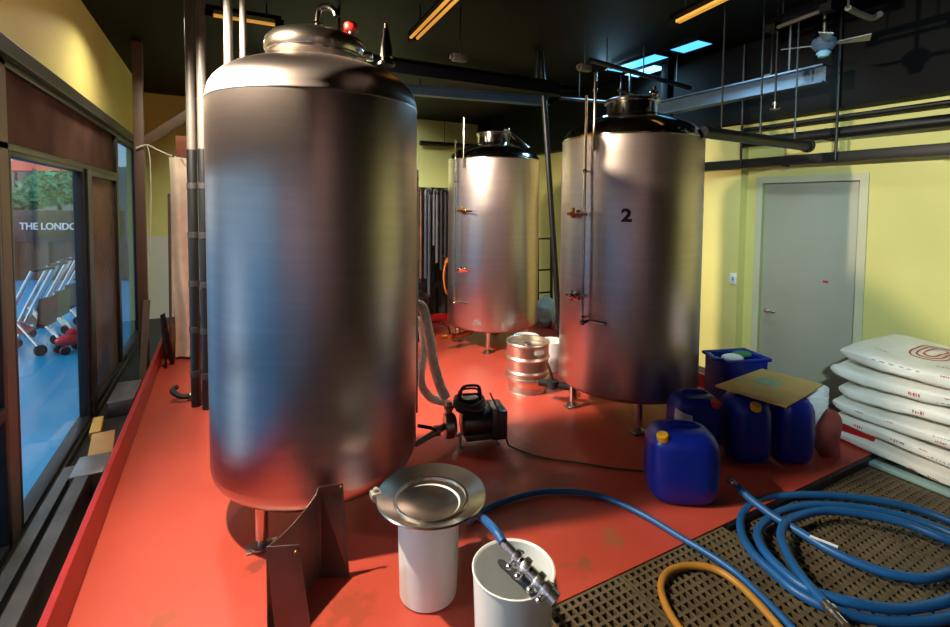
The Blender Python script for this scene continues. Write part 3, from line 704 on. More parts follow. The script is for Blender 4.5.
# crate at back
cr = thing('plastic_crate', 'open blue plastic crate with green and white things in it behind the cardboard sheet', 'crate', (3.78, 2.46, 0), -YAW+.2)
q = MB(); q.box((-.19, -.13, 0), (.19, .13, .015), .004)
for (a_, b_) in (((-.19, -.13, 0), (.19, -.118, .46)), ((-.19, .118, 0), (.19, .13, .46)), ((-.19, -.13, 0), (-.178, .13, .46)), ((.178, -.13, 0), (.19, .13, .46))): q.box(a_, b_, .003)
q.build('crate_body', blue_jug, cr)
q = MB()
q.tube([(-.20, -.14, .455), (.20, -.14, .455), (.20, .14, .455), (-.20, .14, .455)], .016, 10, closed=True); q.tube([(-.22, -.12, .47), (-.25, -.05, .46), (-.22, .05, .47)], .018, 8); q.build('crate_rim', blue_jug, cr)
q = MB(); q.sphere((.08, .03, .455), .07, (1.2, .9, .35)); q.build('green_cloth', mat('green_cloth', (28, 120, 66), .7, 0, .2, 9), cr)
q = MB(); q.sphere((-.05, -.02, .45), .07, (1.3, 1, .4)); q.build('white_cloth', white_pl, cr)
# white pail stack + dusty red bag
st = thing('pail_stack', 'stack of nested white pails at the end of the jerrycan row', 'pails', (3.80, 1.89, 0))
for k in range(5):
    q = MB(); z = k*.045; q.lathe([(.085, z), (.098, z+.19), (.106, z+.19), (.106, z+.215), (.098, z+.215), (.092, z+.2), (.078, z+.01)], seg=32)
    if k == 4: q.lathe([(0, z+.01), (.085, z)], seg=32)
    q.build('pail', white_pl, st)
rb = thing('red_bag', 'dusty red cloth bag slumped at the end of the jerrycans by the platform edge', 'bag', (3.665, 1.70, 0), -.3)
q = MB(); q.sphere((0, 0, .15), .15, (.55, .45, 1.15), 32, 24)
for v in q.bm.verts:
    n_ = noise.noise(Vector((v.co.x*16, v.co.y*16, v.co.z*5)))*.03; v.co += Vector((v.co.x, v.co.y, 0)).normalized()*(n_+.02*max(0, .12-v.co.z)/.12); v.co.z = max(v.co.z, 0.0)
q.build('cloth', redcloth, rb)

# ================================================================== grain sacks
def sack(i, z0, x0, x1, y0, y1, h, label, seed, prints):
    t = thing('grain_sack', label, 'sack', ((x0+x1)/2, (y0+y1)/2, z0), 0, 'white grain sacks stacked by the door')
    W = x1-x0; D = y1-y0; rnd = random.Random(seed); ph = rnd.uniform(0, 9)
    def P(u, v):
        # u around the section (0..1), v along the length (0..1)
        a = u*2*PI; c_, s_ = math.cos(a), math.sin(a)
        vv = (v-.5)*2; tap = (1-abs(vv)**9)**.5 if abs(vv) < 1 else 0
        hh = h*(.42+.58*tap)
        x = math.copysign(abs(c_)**.6, c_)*W/2*(.90+.10*tap)
        z = math.copysign(abs(s_)**.55, s_)*hh/2
        y = vv*D/2
        p = Vector((x, y, z))
        nz = noise.noise(Vector((x*5+ph, y*5, z*9+seed)))*.016+noise.noise(Vector((x*16, y*14+ph, z*20)))*.006
        p += Vector((c_*nz*1.2, 0, s_*nz*1.0))
        p.z += .012*math.sin(y*6+ph)+h/2
        p.z = min(max(p.z, .002), h-.001)
        return p
    q = MB(); q.grid(lambda u, v: P(u, v), 48, 40, True); q.build('sack_body', sack_m, t)
    for (u0, u1, v0, v1, red) in prints:
        def pf(u, v):
            uu = u0+(u1-u0)*u; v_ = v0+(v1-v0)*v; p_ = P(uu, v_); q_ = P(uu+.005, v_); r_ = P(uu, v_+.005)
            n_ = (q_-p_).cross(r_-p_); n_.normalize()
            if n_.dot(p_-Vector((0, p_.y, h/2))) < 0: n_ = -n_
            return p_+n_*.0025
        q = MB(); rr = random.Random(int(v0*1000)+seed)
        if u1-u0 > .05:      # a round emblem drawn as rings of small bars
            for ring in (1.0, .72, .44):
                q.grid(lambda u, v: pf(.5+.5*(ring-.10*v)*math.cos(u*2*PI), .5+.5*(ring-.10*v)*math.sin(u*2*PI)), 40, 1, True)
        else:
            x_ = 0.0
            while x_ < .95:
                w_ = rr.uniform(.06, .16); lo = rr.uniform(0, .3); hi = rr.uniform(.7, 1)
                q.grid(lambda u, v: pf(lo+(hi-lo)*u, x_+(min(w_, 1-x_))*v), 2, 2); x_ += w_+rr.uniform(.05, .12)
        q.build('print', sack_red if red else sack_grey, t)
    return t
# print blocks on the side that faces the red platform (u about .5) and on the top (u about .25)
def dashes(rnd, red_n, grey_n):
    out = []
    for k in range(red_n):
        v = rnd.uniform(.45, .9); u = .49+rnd.uniform(-.02, .02); out.append((u, u+.016, v, v+rnd.uniform(.025, .05), True))
    for k in range(grey_n):
        v = rnd.uniform(.2, .8); u = .47+rnd.uniform(0, .04); out.append((u, u+.012, v, v+rnd.uniform(.04, .09), False))
    return out
zz = -.02
hs = [.105, .115, .12, .125, .125, .135]
names = ['bottom white grain sack lying on the pallet', 'second grain sack from the bottom of the stack by the door', 'third grain sack from the bottom of the stack with red dashes', 'third grain sack from the top of the stack by the door', 'second grain sack from the top with a rounded white end', 'topmost white grain sack with a red printed oval on top']
for i in range(6):
    rnd = random.Random(40+i)
    pr_ = dashes(rnd, 2+i % 3, 2)
    if i == 5:
        pr_ = [(.20, .30, .64, .80, True), (.34, .352, .60, .65, True), (.36, .372, .52, .57, True), (.33, .34, .83, .88, True), (.46, .475, .5, .54, True), (.46, .475, .57, .61, True), (.47, .485, .68, .85, False)]
    jx = (0, .02, -.01, .015, -.005, .0)[i]; jy = (0.02, .03, .03, .0, .05, .0)[i]
    sack(i, zz, 3.93+jx, 4.80+jx*.5, .35+jy, 1.80+jy, hs[i]*1.02, names[i], 11+i, pr_)
    zz += hs[i]*1.0
plt = thing('pallet', 'low pale pallet board under the grain sacks', 'pallet', (4.36, 1.0, -.05))
q = MB(); q.box((-.50, -.85, .004), (-.42, .62, .03), .004); q.box((.38, -.85, .004), (.46, .62, .03), .004); q.box((-.06, -.85, .004), (.02, .62, .03), .004); q.build('runner', teal, plt)
q = MB()
for k in range(8): q.box((-.42, -.82+k*.19, .012), (.44, -.70+k*.19, .028), .002)
q.build('slat', mat('pallet_slat', (60, 56, 52), .7, 0, .2, 8), plt)

# ================================================================== floor gratings
def grating(x0, x1, y0, y1, top, label, rz=0):
    t = thing('floor_grating', label, 'grating', (x0, y0, ZL), 0, 'moulded floor gratings')
    W, D, H_ = x1-x0, y1-y0, top-ZL; s_ = .0395; q = MB(); hb = .03
    nx = round(W/s_); ny = round(D/s_)
    for k in range(nx+1):
        x = k*W/nx; th_ = .0065 if 0 < k < nx else .014
        q.box((max(0, x-th_), 0, H_-hb), (min(W, x+th_), D, H_))
    for k in range(ny+1):
        y = k*D/ny; th_ = .0065 if 0 < k < ny else .012
        q.box((0, max(0, y-th_), H_-hb), (W, min(D, y+th_), H_-.0004))
    q.build('grid', grate_m, t, smooth=False)
    lg = MB()
    for (x, y) in ((.04, .04), (W-.04, .04), (.04, D-.04), (W-.04, D-.04), (W/2, D/2)): lg.box((x-.02, y-.02, 0), (x+.02, y+.02, H_-hb+.001))
    lg.build('support_block', black_p, t, smooth=False)
grating(.87, 1.602, -.6, 1.567, -.004, 'tan floor grating touching the front white bucket')
grating(1.608, 2.34, -.6, 1.567, -.006, 'tan floor grating under the yellow hose and the left of the blue coil')
grating(2.346, 3.08, -.6, 1.543, -.028, 'tan floor grating under the middle of the blue coil')
grating(3.086, 3.82, -.6, 1.543, -.045, 'tan floor grating under the far side of the blue coil')
grating(3.826, 4.90, -.6, 1.543, -.050, 'tan floor grating beneath the grain sacks')

# ================================================================== hoses on the grating
def gz(x): return -.004 if x < 2.343 else -.026
def gp(px, py, lift=.02):
    p = onz(px, py, 0.0+lift); return onz(px, py, gz(p.x)+lift)
ypts = [gp(700, 655), gp(682, 632), gp(667, 608), gp(661, 588), gp(666, 574), gp(680, 567), gp(700, 566), gp(719, 571), gp(737, 583), gp(756, 601), gp(779, 627), gp(796, 650)]
tag(MB().tube(spline(ypts, 8), .016, 12).build('hose', yellow_hose), 'yellow hose looping on the floor grating at the bottom edge', 'hose')
coil = []
L_ = .018
raw = [(738, 487, .10), (752, 500, .08), (775, 517, .06), (800, 532, .05), (830, 550, .045), (865, 566, .04), (900, 576, .04), (935, 577, .04), (970, 560, .04), (975, 535, .03),
       (940, 517, .03), (900, 505, .03), (850, 497, .025), (800, 495, .025), (762, 500, .02), (744, 512, .02), (741, 530, .02), (752, 552, .02), (775, 574, .02), (800, 594, .02), (840, 612, .02), (890, 622, .02), (950, 617, .03), (985, 590, .04), (985, 556, .04),
       (950, 533, .05), (905, 517, .05), (860, 508, .05), (815, 505, .05), (785, 510, .045), (768, 520, .04), (758, 532, .04), (763, 549, .04), (782, 570, .04), (808, 589, .04), (850, 602, .045), (900, 609, .05), (950, 600, .05), (980, 580, .06), (975, 552, .06),
       (940, 537, .07), (900, 522, .07), (855, 513, .07), (820, 511, .07), (790, 520, .065), (781, 534, .06), (788, 555, .055), (802, 577, .05), (815, 592, .05), (825, 603, .05)]
for (x, y, l) in raw: coil.append(gp(x, y, l))
ct = thing('hose', 'long blue hose lying in a big coil on the floor grating at lower right', 'hose', (coil[0].x, coil[0].y, -.02))
c0 = Vector(ct.location)
MB().tube(spline([p-c0 for p in coil], 8), .021, 12).build('coil', blue_hose, ct)
q = MB(); e0 = coil[0]-c0; dv = (coil[0]-coil[1]).normalized(); q.cyl(e0-dv*.02, e0+dv*.04, .017, 12); q.cyl(e0+dv*.03, e0+dv*.06, .024, 14); q.build('end_fitting', chrome, ct)
q = MB(); e1 = coil[-1]-c0; dv = (coil[-1]-coil[-2]).normalized(); q.cyl(e1-dv*.03, e1+dv*.03, .019, 12); q.cyl(e1+dv*.03, e1+dv*.05, .026, 14); q.cyl(e1+dv*.05, e1+dv*.11, .016, 12); q.build('end_fitting', chrome, ct)
ms = [gp(810, 536, .071), gp(838, 547, .067)]
q = MB(); q.cyl(ms[0]-c0, ms[1]-c0, .007, 8); q.build('tape_mark', white_pl, ct)

# ================================================================== left gutter clutter
g_steel = mat('gutter_steel', (98, 92, 88), .4, .7, .2, 6)
def channel(x, y0, y1, z, wd, ht, label, rz=0):
    t = thing('steel_channel', label, 'steel channel', (x, y0, ZL), rz)
    L__ = y1-y0; q = MB(); h_ = z-ZL
    q.box((-wd/2, 0, h_-.008), (wd/2, L__, h_), .002); q.box((-wd/2, 0, 0), (-wd/2+.008, L__, h_), .002); q.box((wd/2-.008, 0, 0), (wd/2, L__, h_), .002)
    q.build('profile', g_steel, t, smooth=False)
channel(-.885, 2.1, 3.9, -.02, .07, .05, 'long grey steel channel lying by the glazing, nearer the glass')
channel(-.765, 2.0, 3.62, .03, .08, .05, 'long grey steel channel lying beside the red curb')
bx = thing('junction_box', 'grey sheet-metal box between the red curb and the glass door', 'metal box', (-.75, 3.78, ZL))
MB().box((-.08, -.13, 0), (.08, .13, .16), .006).build('box_body', g_steel, bx); MB().box((-.085, -.135, .155), (.085, .135, .172), .004).build('box_lid', mat('box_lid_grey', (138, 134, 136), .35, .6, .1, 6), bx)
wd_ = thing('timber_offcut', 'yellowish timber offcut lying beside the red curb', 'wood', (-.78, 4.25, ZL), .12)
MB().box((-.07, -.24, 0), (.07, .24, .09), .003).build('board', wood, wd_)
wd_ = thing('timber_block', 'small yellow wooden block on the sill near the glass door post', 'wood', (-.90, 4.75, ZL), .1)
MB().box((-.035, -.16, 0), (.035, .16, .06), .003).build('block', mat('pale_wood', (190, 150, 76), .7, 0, .2, 8), wd_)
bx = thing('junction_box', 'flat grey metal tray lying between the brown pane and the red curb', 'metal box', (-.78, 5.25, ZL))
MB().box((-.09, -.25, 0), (.09, .25, .13), .006).build('box_body', g_steel, bx); MB().box((-.095, -.255, .125), (.095, .255, .14), .004).build('box_lid', MATS['box_lid_grey'], bx)

# steel post with diagonal brace
sp = thing('steel_post', 'brown steel post with a diagonal brace by the end of the glazing', 'post', (-.745, 6.2, ZL))
MB().box((-.045, -.045, 0), (.045, .045, ZC-ZL-.001), .004).build('post', brown_pipe, sp)
p0 = Vector((-.745+.04, 6.2, 2.33)); p1 = Vector((.55, 6.2, 3.34)); dv = (p1-p0); o0 = Vector((-.745, 6.2, ZL))
q = MB(); ang2 = math.atan2(dv.z, dv.x); q.box((-dv.length/2, -.03, -.045), (dv.length/2, .03, .045), .003, Matrix.Rotation(-ang2, 3, 'Y'))
for v in q.bm.verts: v.co += (p0+p1)/2-o0
q.build('brace', brown_pipe, sp)
# insulated pipes
def vpipe(px, Y, z0, z1, zc, r, label, grp, low=black_pipe, up=grey_pipe, foot=None):
    b_ = ony(px, 220, Y); t = thing('insulated_pipe', label, 'pipe', (b_.x, b_.y, z0), 0, grp)
    q = MB(); q.cyl((0, 0, zc-z0), (0, 0, z1-z0), r*.92, 16); q.build('upper_pipe', up, t)
    q = MB(); q.cyl((0, 0, 0), (0, 0, zc-z0), r, 16); q.build('insulation', low, t)
    for z in (.25, .62, 1.0, 1.4, 1.8):
        MB().lathe([(r-.002, 0), (r+.004, .003), (r+.004, .05), (r-.002, .053)], (0, 0, z), 16).build('tape_band', mat('pipe_tape', (38, 37, 36), .5, 0, .2, 8), t)
    return t
vpipe(193, 4.55, .0, ZC-.001, 2.12, .038, 'left of the two tall black insulated pipes beside the foreground tank', 'black insulated pipes')
vpipe(204, 4.45, .0, ZC-.001, 2.12, .038, 'right of the two tall black insulated pipes, against the foreground tank', 'black insulated pipes')
for px, Y, lb in ((228, 3.95, 'left of the two grey pipes dropping from the ceiling behind the foreground tank'), (243, 3.95, 'right of the two grey pipes dropping from the ceiling behind the foreground tank')):
    b_ = ony(px, 20, Y); t = tag(MB().cyl((0, 0, 0), (0, 0, ZC-.002), .030 if px < 235 else .024, 16).build('ceiling_pipe', grey_pipe, loc=(b_.x, b_.y, 0)), lb, 'pipe', 'grey drop pipes')
p = onz(197, 396, 0)
bf = thing('brass_coupling', 'brass hose coupling lying on the red floor at the foot of the black pipes', 'coupling', (p.x+.02, p.y-.05, 0), .5)
q = MB(); q.lathe([(0, -.09), (.03, -.09), (.034, -.08), (.034, -.02), (.028, -.015), (.028, .03), (.038, .035), (.038, .08), (.03, .085), (0, .085)], (0, 0, .038), 16, 'X'); q.build('coupling_body', mat('dull_brass', (140, 128, 104), .35, .9, .25, 20), bf)
q = MB(); q.tube(spline([(-.09, 0, .04), (-.14, .04, .05), (-.17, .1, .09), (-.12, .14, .10)], 5), .022, 10); q.build('hose_stub', rubber, bf)

# back-left clutter
cl = thing('cream_cloth', 'tall cream cloth hanging over a board behind the black pipes', 'cloth', (-.36, 6.0, 0), 0)
q = MB(); q.grid(lambda u, v: ((u-.5)*(.17+.05*v)+.012*math.sin(v*9), -.05+.03*math.sin(u*7+v*3)+.02*math.cos(v*11), .03+v*2.13), 14, 40)
q.build('cloth_front', cream, cl)
MB().box((-.09, .02, 0), (.11, .05, 2.12), .004).build('backing_board', wood, cl)
bb = thing('brown_box', 'reddish brown box perched on top of the cream cloth board', 'box', (-.335, 6.03, 2.155))
MB().box((-.07, -.045, 0), (.08, .05, .24), .006).build('box_body', mat('red_brown', (132, 74, 52), .7, 0, .2, 8), bb); MB().box((-.10, -.05, 0), (-.03, .05, .035), .004).build('flap', mat('red_brown_dark', (96, 44, 36), .7, 0, .2, 8), bb)
ro = onz(172, 346, 0)
tag(MB().cyl((0, 0, 0), (.01, .03, 1.78), .013, 10).build('metal_rod', brown_pipe, loc=(-.475, 5.86, 0)), 'thin brown rod standing upright left of the cream cloth', 'rod')
pb = thing('paper_bag', 'crumpled brown paper bag against the back red curb', 'bag', (-.49, 6.08, 0), .2)
q = MB(); q.sphere((0, 0, .18), .17, (.52, .42, 1.05), 24, 18)
for v in q.bm.verts: v.co += v.co.normalized()*noise.noise(v.co*13)*.05; v.co.z = max(0, v.co.z)
q.build('paper', paper, pb)
pk = thing('leaning_plank', 'brown wooden plank leaning beside the steel post', 'plank', (-.72, 5.75, ZL))
q = MB(); q.prism([(-.03, 0, 0), (.03, 0, 0), (.05, .33, .80), (-.01, .33, .80)], (0, .03, 0)); q.build('board', brown_pipe, pk, smooth=False)
pk = thing('black_bracket', 'black angled bracket leaning on the red curb by the steel post', 'bracket', (-.50, 5.72, 0))
q = MB(); q.prism([(-.05, 0, .55), (-.01, 0, .57), (.06, .1, .05), (.05, .1, .0), (.02, .1, .0)], (0, .02, 0)); q.prism([(-.02, 0, .0), (.0, 0, .0), (-.02, 0, .56), (-.05, 0, .55)], (0, .03, 0)); q.build('bracket_plate', black_p, pk, smooth=False)
wire = [ony(136, 148, 6.12), ony(147, 145, 6.12), ony(158, 150, 6.05), ony(172, 156, 6.0), ony(188, 160, 5.9)]
tag(MB().tube(spline(wire, 5), .007, 6).build('cord', white_pl), 'thin white cord tied from the steel post to the cream cloth', 'cord')
wire = [ony(147, 145, 6.12), ony(150, 160, 6.12), ony(151, 200, 6.12), ony(150, 250, 6.12)]
tag(MB().tube(spline(wire, 5), .005, 6).build('cord', white_pl), 'thin white cord hanging straight down along the steel post', 'cord')

# back middle: hose rack behind tank 3
rk = thing('hose_rack', 'dark rack hung with hoses behind the back tank', 'rack', (2.45, 6.05, 0))
q = MB(); q.cyl((-.55, 0, 1.84), (.6, 0, 1.84), .02, 10); q.build('rail', steel_d, rk)
for x in (-.55, .6): MB().cyl((x, 0, 0), (x, 0, 1.86), .025, 10).build('upright', black_pipe, rk)
MB().box((-.55, -.04, .55), (.6, .04, .62), .004).build('cross_bar', black_pipe, rk)
hm = [rubber, black_p, rubber, mat('brown_hose', (96, 62, 44), .5, 0, .2, 9), mat('slate_hose', (62, 68, 82), .4, .1, .15, 9), mat('grey_strap', (84, 86, 94), .5, 0, .2, 9), rubber, rubber]
hn = ['thick black', 'glossy black', 'matt black', 'brown', 'slate blue', 'pale grey', 'short black', 'wide black']
for k in range(8):
    x = 1.98+k*.117; bot = (.5, .75, .35, .7, .45, .9, .55, .6)[k]; w2 = (.03, .026, .03, .022, .026, .022, .03, .03)[k]
    y = 5.965
    MB().cyl((x-2.45, -.13, 1.845), (x-2.45, .0, 1.835), .010, 8).build('peg', steel_d, rk)
    P_ = [(x-w2, y, bot+.25), (x-w2, y, 1.2), (x-w2, y, 1.80), (x-w2*.7, y, 1.866), (x, y, 1.882), (x+w2*.7, y, 1.866), (x+w2, y, 1.80), (x+w2, y, 1.2), (x+w2, y, bot)]
    tag(MB().tube(spline(P_, 6), (.024, .022, .024, .02, .022, .02, .024, .024)[k], 10).build('hanging_hose', hm[k]), f'{hn[k]} hose draped over a peg of the rack behind the back tank', 'hose', 'hoses hung on the rack')
tp = thing('dark_backing', 'black tarpaulin sheet added to darken the gaps behind the hoses', 'backing', (2.35, 6.32, 0))  # added dark backing so the gaps between the hoses read dark
MB().grid(lambda u, v: ((u-.5)*1.15, .03*math.sin(u*23)+.015*math.sin(u*51+v*4), .0+v*1.93), 50, 12).build('backing_sheet', mat('backing_black', (16, 16, 20), .45, 0, .2, 5), tp)
oc = thing('orange_hose_coil', 'orange hose coil hanging left of the back tank', 'hose', (2.67, 5.72, 0))
for k in range(3): MB().tube(spline([(.06*math.cos(a)+.012*k-.03, .02*k, .74+(.20+.02*k)*math.sin(a)) for a in [j*2*PI/14 for j in range(14)]], 4, True), .014, 8, closed=True).build('loop', mat('orange_rubber', (206, 112, 40), .5, 0, .15, 9), oc)
MB().cyl((0, -.03, .95), (0, .3, 1.0), .012, 8).build('hook', steel_d, oc)
bn = thing('black_bin', 'black bin standing under the hose rack', 'bin', (2.12, 5.62, 0))
MB().lathe([(0, 0), (.15, 0), (.19, .52), (.2, .53), (.19, .54), (.18, .52), (.14, .01), (0, .01)], seg=32).build('bin_body', black_p, bn)
MB().lathe([(.0, .62), (.12, .60), (.19, .55), (.2, .53)], seg=32).build('bin_lid', black_p, bn)
# cart frame + bags right of tank 3
hx = ony(543, 290, 6.0)
ht_ = thing('hand_truck', 'black hand truck frame standing behind the back tank at its right', 'hand truck', (hx.x, 5.95, 0), -.1)
for s_ in (-.12, .12):
    MB().cyl((s_, 0, .10), (s_, .04, 1.20), .022, 10).build('upright', black_p, ht_); MB().lathe([(0, -.025), (.09, -.025), (.09, .025), (0, .025)], (s_*1.2, .06, .09), 18, 'X').build('wheel', rubber, ht_)
q = MB(); [q.cyl((-.12, .02, z), (.12, .02, z), .014, 8) for z in (.35, .7, 1.18)]; q.box((-.15, -.2, .0), (.15, .0, .012)); q.build('cross_bars', black_p, ht_)
for k, (px, py, lb, c_) in enumerate(((541, 320, 'pale blue plastic bag heaped behind the buckets', (150, 176, 190)), (551, 316, 'grey plastic bag beside the second tank at the back', (110, 116, 124)))):
    p = ony(px, py, 5.3-.55*k); t = thing('plastic_bag', lb, 'bag', (p.x+.12+.06*k, 5.35-.60*k, 0), .4*k)
    q = MB(); q.sphere((0, 0, .22), .22-.05*k, (.85, .62, 1.0+.2*k), 24, 18)
    for v in q.bm.verts: v.co += v.co.normalized()*noise.noise(v.co*9+Vector((k*5, 0, 0)))*.05; v.co.z = max(0, v.co.z)
    q.build('bag_film', mat('bag_film_%d' % k, c_, .35, 0, .2, 6), t)

# ================================================================== ceiling services
def cpipe(pts, r, label, name='ceiling_pipe', m_=black_pipe, grp=None, cat='pipe', hang=True):
    P_ = [Vector(p) for p in pts]; o0 = P_[0].copy()
    t = thing(name, label, cat, o0, 0, grp)
    MB().tube([p-o0 for p in P_], r, 14).build('pipe_run', m_, t)
    if hang:
        for f_ in (.15, .5, .85):
            i = f_*(len(P_)-1); a_ = P_[int(i)].lerp(P_[min(int(i)+1, len(P_)-1)], i-int(i))-o0
            if a_.z+o0.z < ZC-.1: MB().cyl(a_+Vector((0, 0, r*.8)), (a_.x, a_.y, ZC-o0.z-.001), .007, 6).build('hanger_rod', m_, t)
    return t
def on_wall(px, py): return onx(px, py, 4.74)
# services along the door wall
tr = thing('cable_tray', 'black cable tray running along the yellow door wall under the pipes', 'cable tray', (4.87, -1.5, 2.10))
MB().box((-.055, 0, 0), (.008, 5.9, .09), .004).build('tray_channel', black_pipe, tr)
q = MB(); 
for y in (.5, 1.8, 3.0, 4.2): q.box((-.06, y, -.012), (.128 if y < 3 else .008, y+.03, .0))
q.build('tray_bracket', black_pipe, tr)
def wall_clamps(t, x, z, r, ys):
    for y in ys: MB().box((0, y-.012, -r-.004), (XR-x-.001 if y < 3.1 else 4.88-x+.0, y+.012, r+.004)).build('wall_clamp', black_pipe, t, smooth=False)
a_ = onx(738, 147, 4.88); b_ = onx(949, 116, 4.88); zp = (a_.z+b_.z)/2
t = cpipe([(4.88, 3.18, zp), (4.88, -1.0, zp)], .05, 'thick black pipe along the door wall, below the thin one', grp='black pipes on the door wall', hang=False)
wall_clamps(t, 4.88, zp, .05, (-.6-3.18, .9-3.18, 2.4-3.18))
a_ = onx(735, 131, 4.90); b_ = onx(949, 103, 4.90); zp = (a_.z+b_.z)/2
t = cpipe([(4.90, 3.18, zp), (4.90, -1.0, zp)], .022, 'thin black pipe along the door wall, uppermost', grp='black pipes on the door wall', hang=False)
wall_clamps(t, 4.90, zp, .022, (-.4-3.18, 1.2-3.18, 2.7-3.18))
# stub pipe heading to the door wall
a_ = ony(703, 132, 2.35); b_ = ony(808, 146, 2.35)
sp_ = cpipe([a_, b_], .045, 'black stub pipe with an open end pointing at the door', grp='black stub pipe')
MB().lathe([(.047, -.03), (.056, -.03), (.056, .01), (.045, .012), (.04, 0)], b_-a_, 18, 'X').build('end_collar', black_pipe, sp_)
for px, y1_ in ((741, 158), (836, 148)):
    a_ = onx(px, y1_, 4.803); o0 = tr.location
    MB().cyl((a_.x-o0.x, a_.y-o0.y, .02), (a_.x-o0.x, a_.y-o0.y, ZC-o0.z-.001), .012, 8).build('conduit', black_pipe, tr)
for (px, py, lb) in ((775, 106, 'sprinkler head on a drop pipe above the stub pipe'),):
    p = ony(px, py, 2.3 if px < 800 else 1.9); t = thing('sprinkler', lb, 'sprinkler', p)
    MB().cyl((0, 0, 0), (0, 0, ZC-p.z-.001), .008, 8).build('drop_pipe', black_pipe, t)
    MB().lathe([(0, -.03), (.035, -.028), (.037, -.022), (.012, -.018), (.012, .01), (.02, .012), (.02, .03), (0, .03)], (0, 0, 0), 14).build('head', steel_d, t)
# beams
bm_m = mat('painted_blue_light', (70, 92, 116), .5, .2, .15, 3)  # blue light from above painted into the base colour
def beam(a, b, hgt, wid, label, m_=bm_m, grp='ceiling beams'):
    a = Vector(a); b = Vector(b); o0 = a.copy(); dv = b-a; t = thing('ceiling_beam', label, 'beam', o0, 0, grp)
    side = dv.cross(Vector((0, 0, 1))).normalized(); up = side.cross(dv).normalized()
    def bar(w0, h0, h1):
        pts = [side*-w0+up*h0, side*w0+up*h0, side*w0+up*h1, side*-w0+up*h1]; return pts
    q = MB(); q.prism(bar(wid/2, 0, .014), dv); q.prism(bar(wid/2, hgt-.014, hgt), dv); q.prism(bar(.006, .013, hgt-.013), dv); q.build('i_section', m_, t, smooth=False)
    q = MB()
    for f_ in (.12, .88):
        p = dv*f_+up*hgt; q.cyl(p-up*.002, (p.x, p.y, ZC-o0.z-.001), .012, 8)
    q.build('hanger_rod', black_pipe, t)
a_ = onz(668, 113, 2.72); b_ = onz(815, 86, 2.72); xb = (a_.x+b_.x)/2
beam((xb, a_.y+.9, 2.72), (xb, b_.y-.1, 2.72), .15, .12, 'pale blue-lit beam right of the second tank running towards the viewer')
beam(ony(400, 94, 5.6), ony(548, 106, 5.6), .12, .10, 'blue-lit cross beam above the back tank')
beam(ony(300, 62, 4.3), ony(560, 96, 4.3), .14, .12, 'black cross beam between the foreground tank and the second tank', black_paint)
# black ceiling post behind tank 2 and slanted pole
a_ = ony(667, 100, 3.9); 
t = thing('ceiling_post', 'thick black post dropping from the ceiling behind the second tank', 'post', (a_.x, 3.9, 2.2))
MB().box((-.05, -.05, 0), (.05, .05, ZC-2.2-.001), .004).build('post', black_paint, t); MB().box((-.11, -.11, ZC-2.2-.05), (.11, .11, ZC-2.2-.002), .004).build('flange', black_paint, t)
MB().box((-.045, -.045, -2.2), (.045, .045, .01), .004).build('lower_post', black_paint, t)
a_ = ony(543, 84, 4.35); b_ = ony(557, 292, 4.35); dv = b_-a_; b2_ = a_+dv*(a_.z/(-dv.z)); up_ = a_-dv*((ZC-a_.z)/(-dv.z))
tag(MB().cyl((0, 0, 0), Vector(up_)-b2_+Vector((0, 0, -.01)), .032, 14).build('leaning_pole', black_pipe, loc=b2_), 'black pole leaning slightly between the back tank and the second tank', 'pole')
for (pa, pb_, Y, r, lb) in (((560, 98), (672, 108), 4.6, .02, 'thin dark pipe crossing behind the second tank'), ((590, 60), (690, 88), 3.7, .025, 'dark pipe crossing above the dome of the second tank'), ((420, 143), (562, 152), 8.8, .05, 'dark pipe along the back wall above the back tank'), ((505, 88), (700, 92), 5.5, .03, 'dark conduit high behind the second tank')):
    cpipe([ony(*pa, Y), ony(*pb_, Y)], r, lb, grp='dark pipes overhead')
# skylights
sky_m = mat('skylight_diffuser', (90, 175, 225), .5, 0, .1, 2, emit=(70, 165, 225), estr=1.6)
sky_b = mat('bright_skylight', (150, 205, 235), .5, 0, .05, 2, emit=(120, 200, 240), estr=2.6)
def skylight(ends, m_, x0, x1, label, z=ZC-.005):
    xm = (x0+x1)/2; A_ = onx(*ends[0], xm); B_ = onx(*ends[1], xm)
    ya = onz(*ends[0], z).y*xm/onz(*ends[0], z).x; yb = onz(*ends[1], z).y*xm/onz(*ends[1], z).x
    y0_, y1_ = min(ya, yb), max(ya, yb)
    t = thing('skylight', label, 'skylight', ((x0+x1)/2, (y0_+y1_)/2, z-.02), 0, 'blue skylight strips')
    w_, d_ = (x1-x0)/2, (y1_-y0_)/2
    MB().box((-w_, -d_, 0), (w_, d_, .012)).build('diffuser', m_, t, smooth=False)
    q = MB(); q.box((-w_-.03, -d_-.03, -.01), (-w_, d_+.03, .02)); q.box((w_, -d_-.03, -.01), (w_+.03, d_+.03, .02)); q.box((-w_, -d_-.03, -.01), (w_, -d_, .02)); q.box((-w_, d_, -.01), (w_, d_+.03, .02)); q.build('frame', black_paint, t, smooth=False)
    return t
skylight([(614, 84), (662, 66)], sky_m, 4.18, 4.42, 'blue skylight strip farthest from the door wall')
skylight([(630, 86), (662, 73)], sky_b, 4.50, 4.76, 'brightest blue skylight strip, nearest the door wall')
skylight([(676, 60), (706, 47)], sky_m, 4.20, 4.44, 'blue skylight strip right of the black ceiling post')

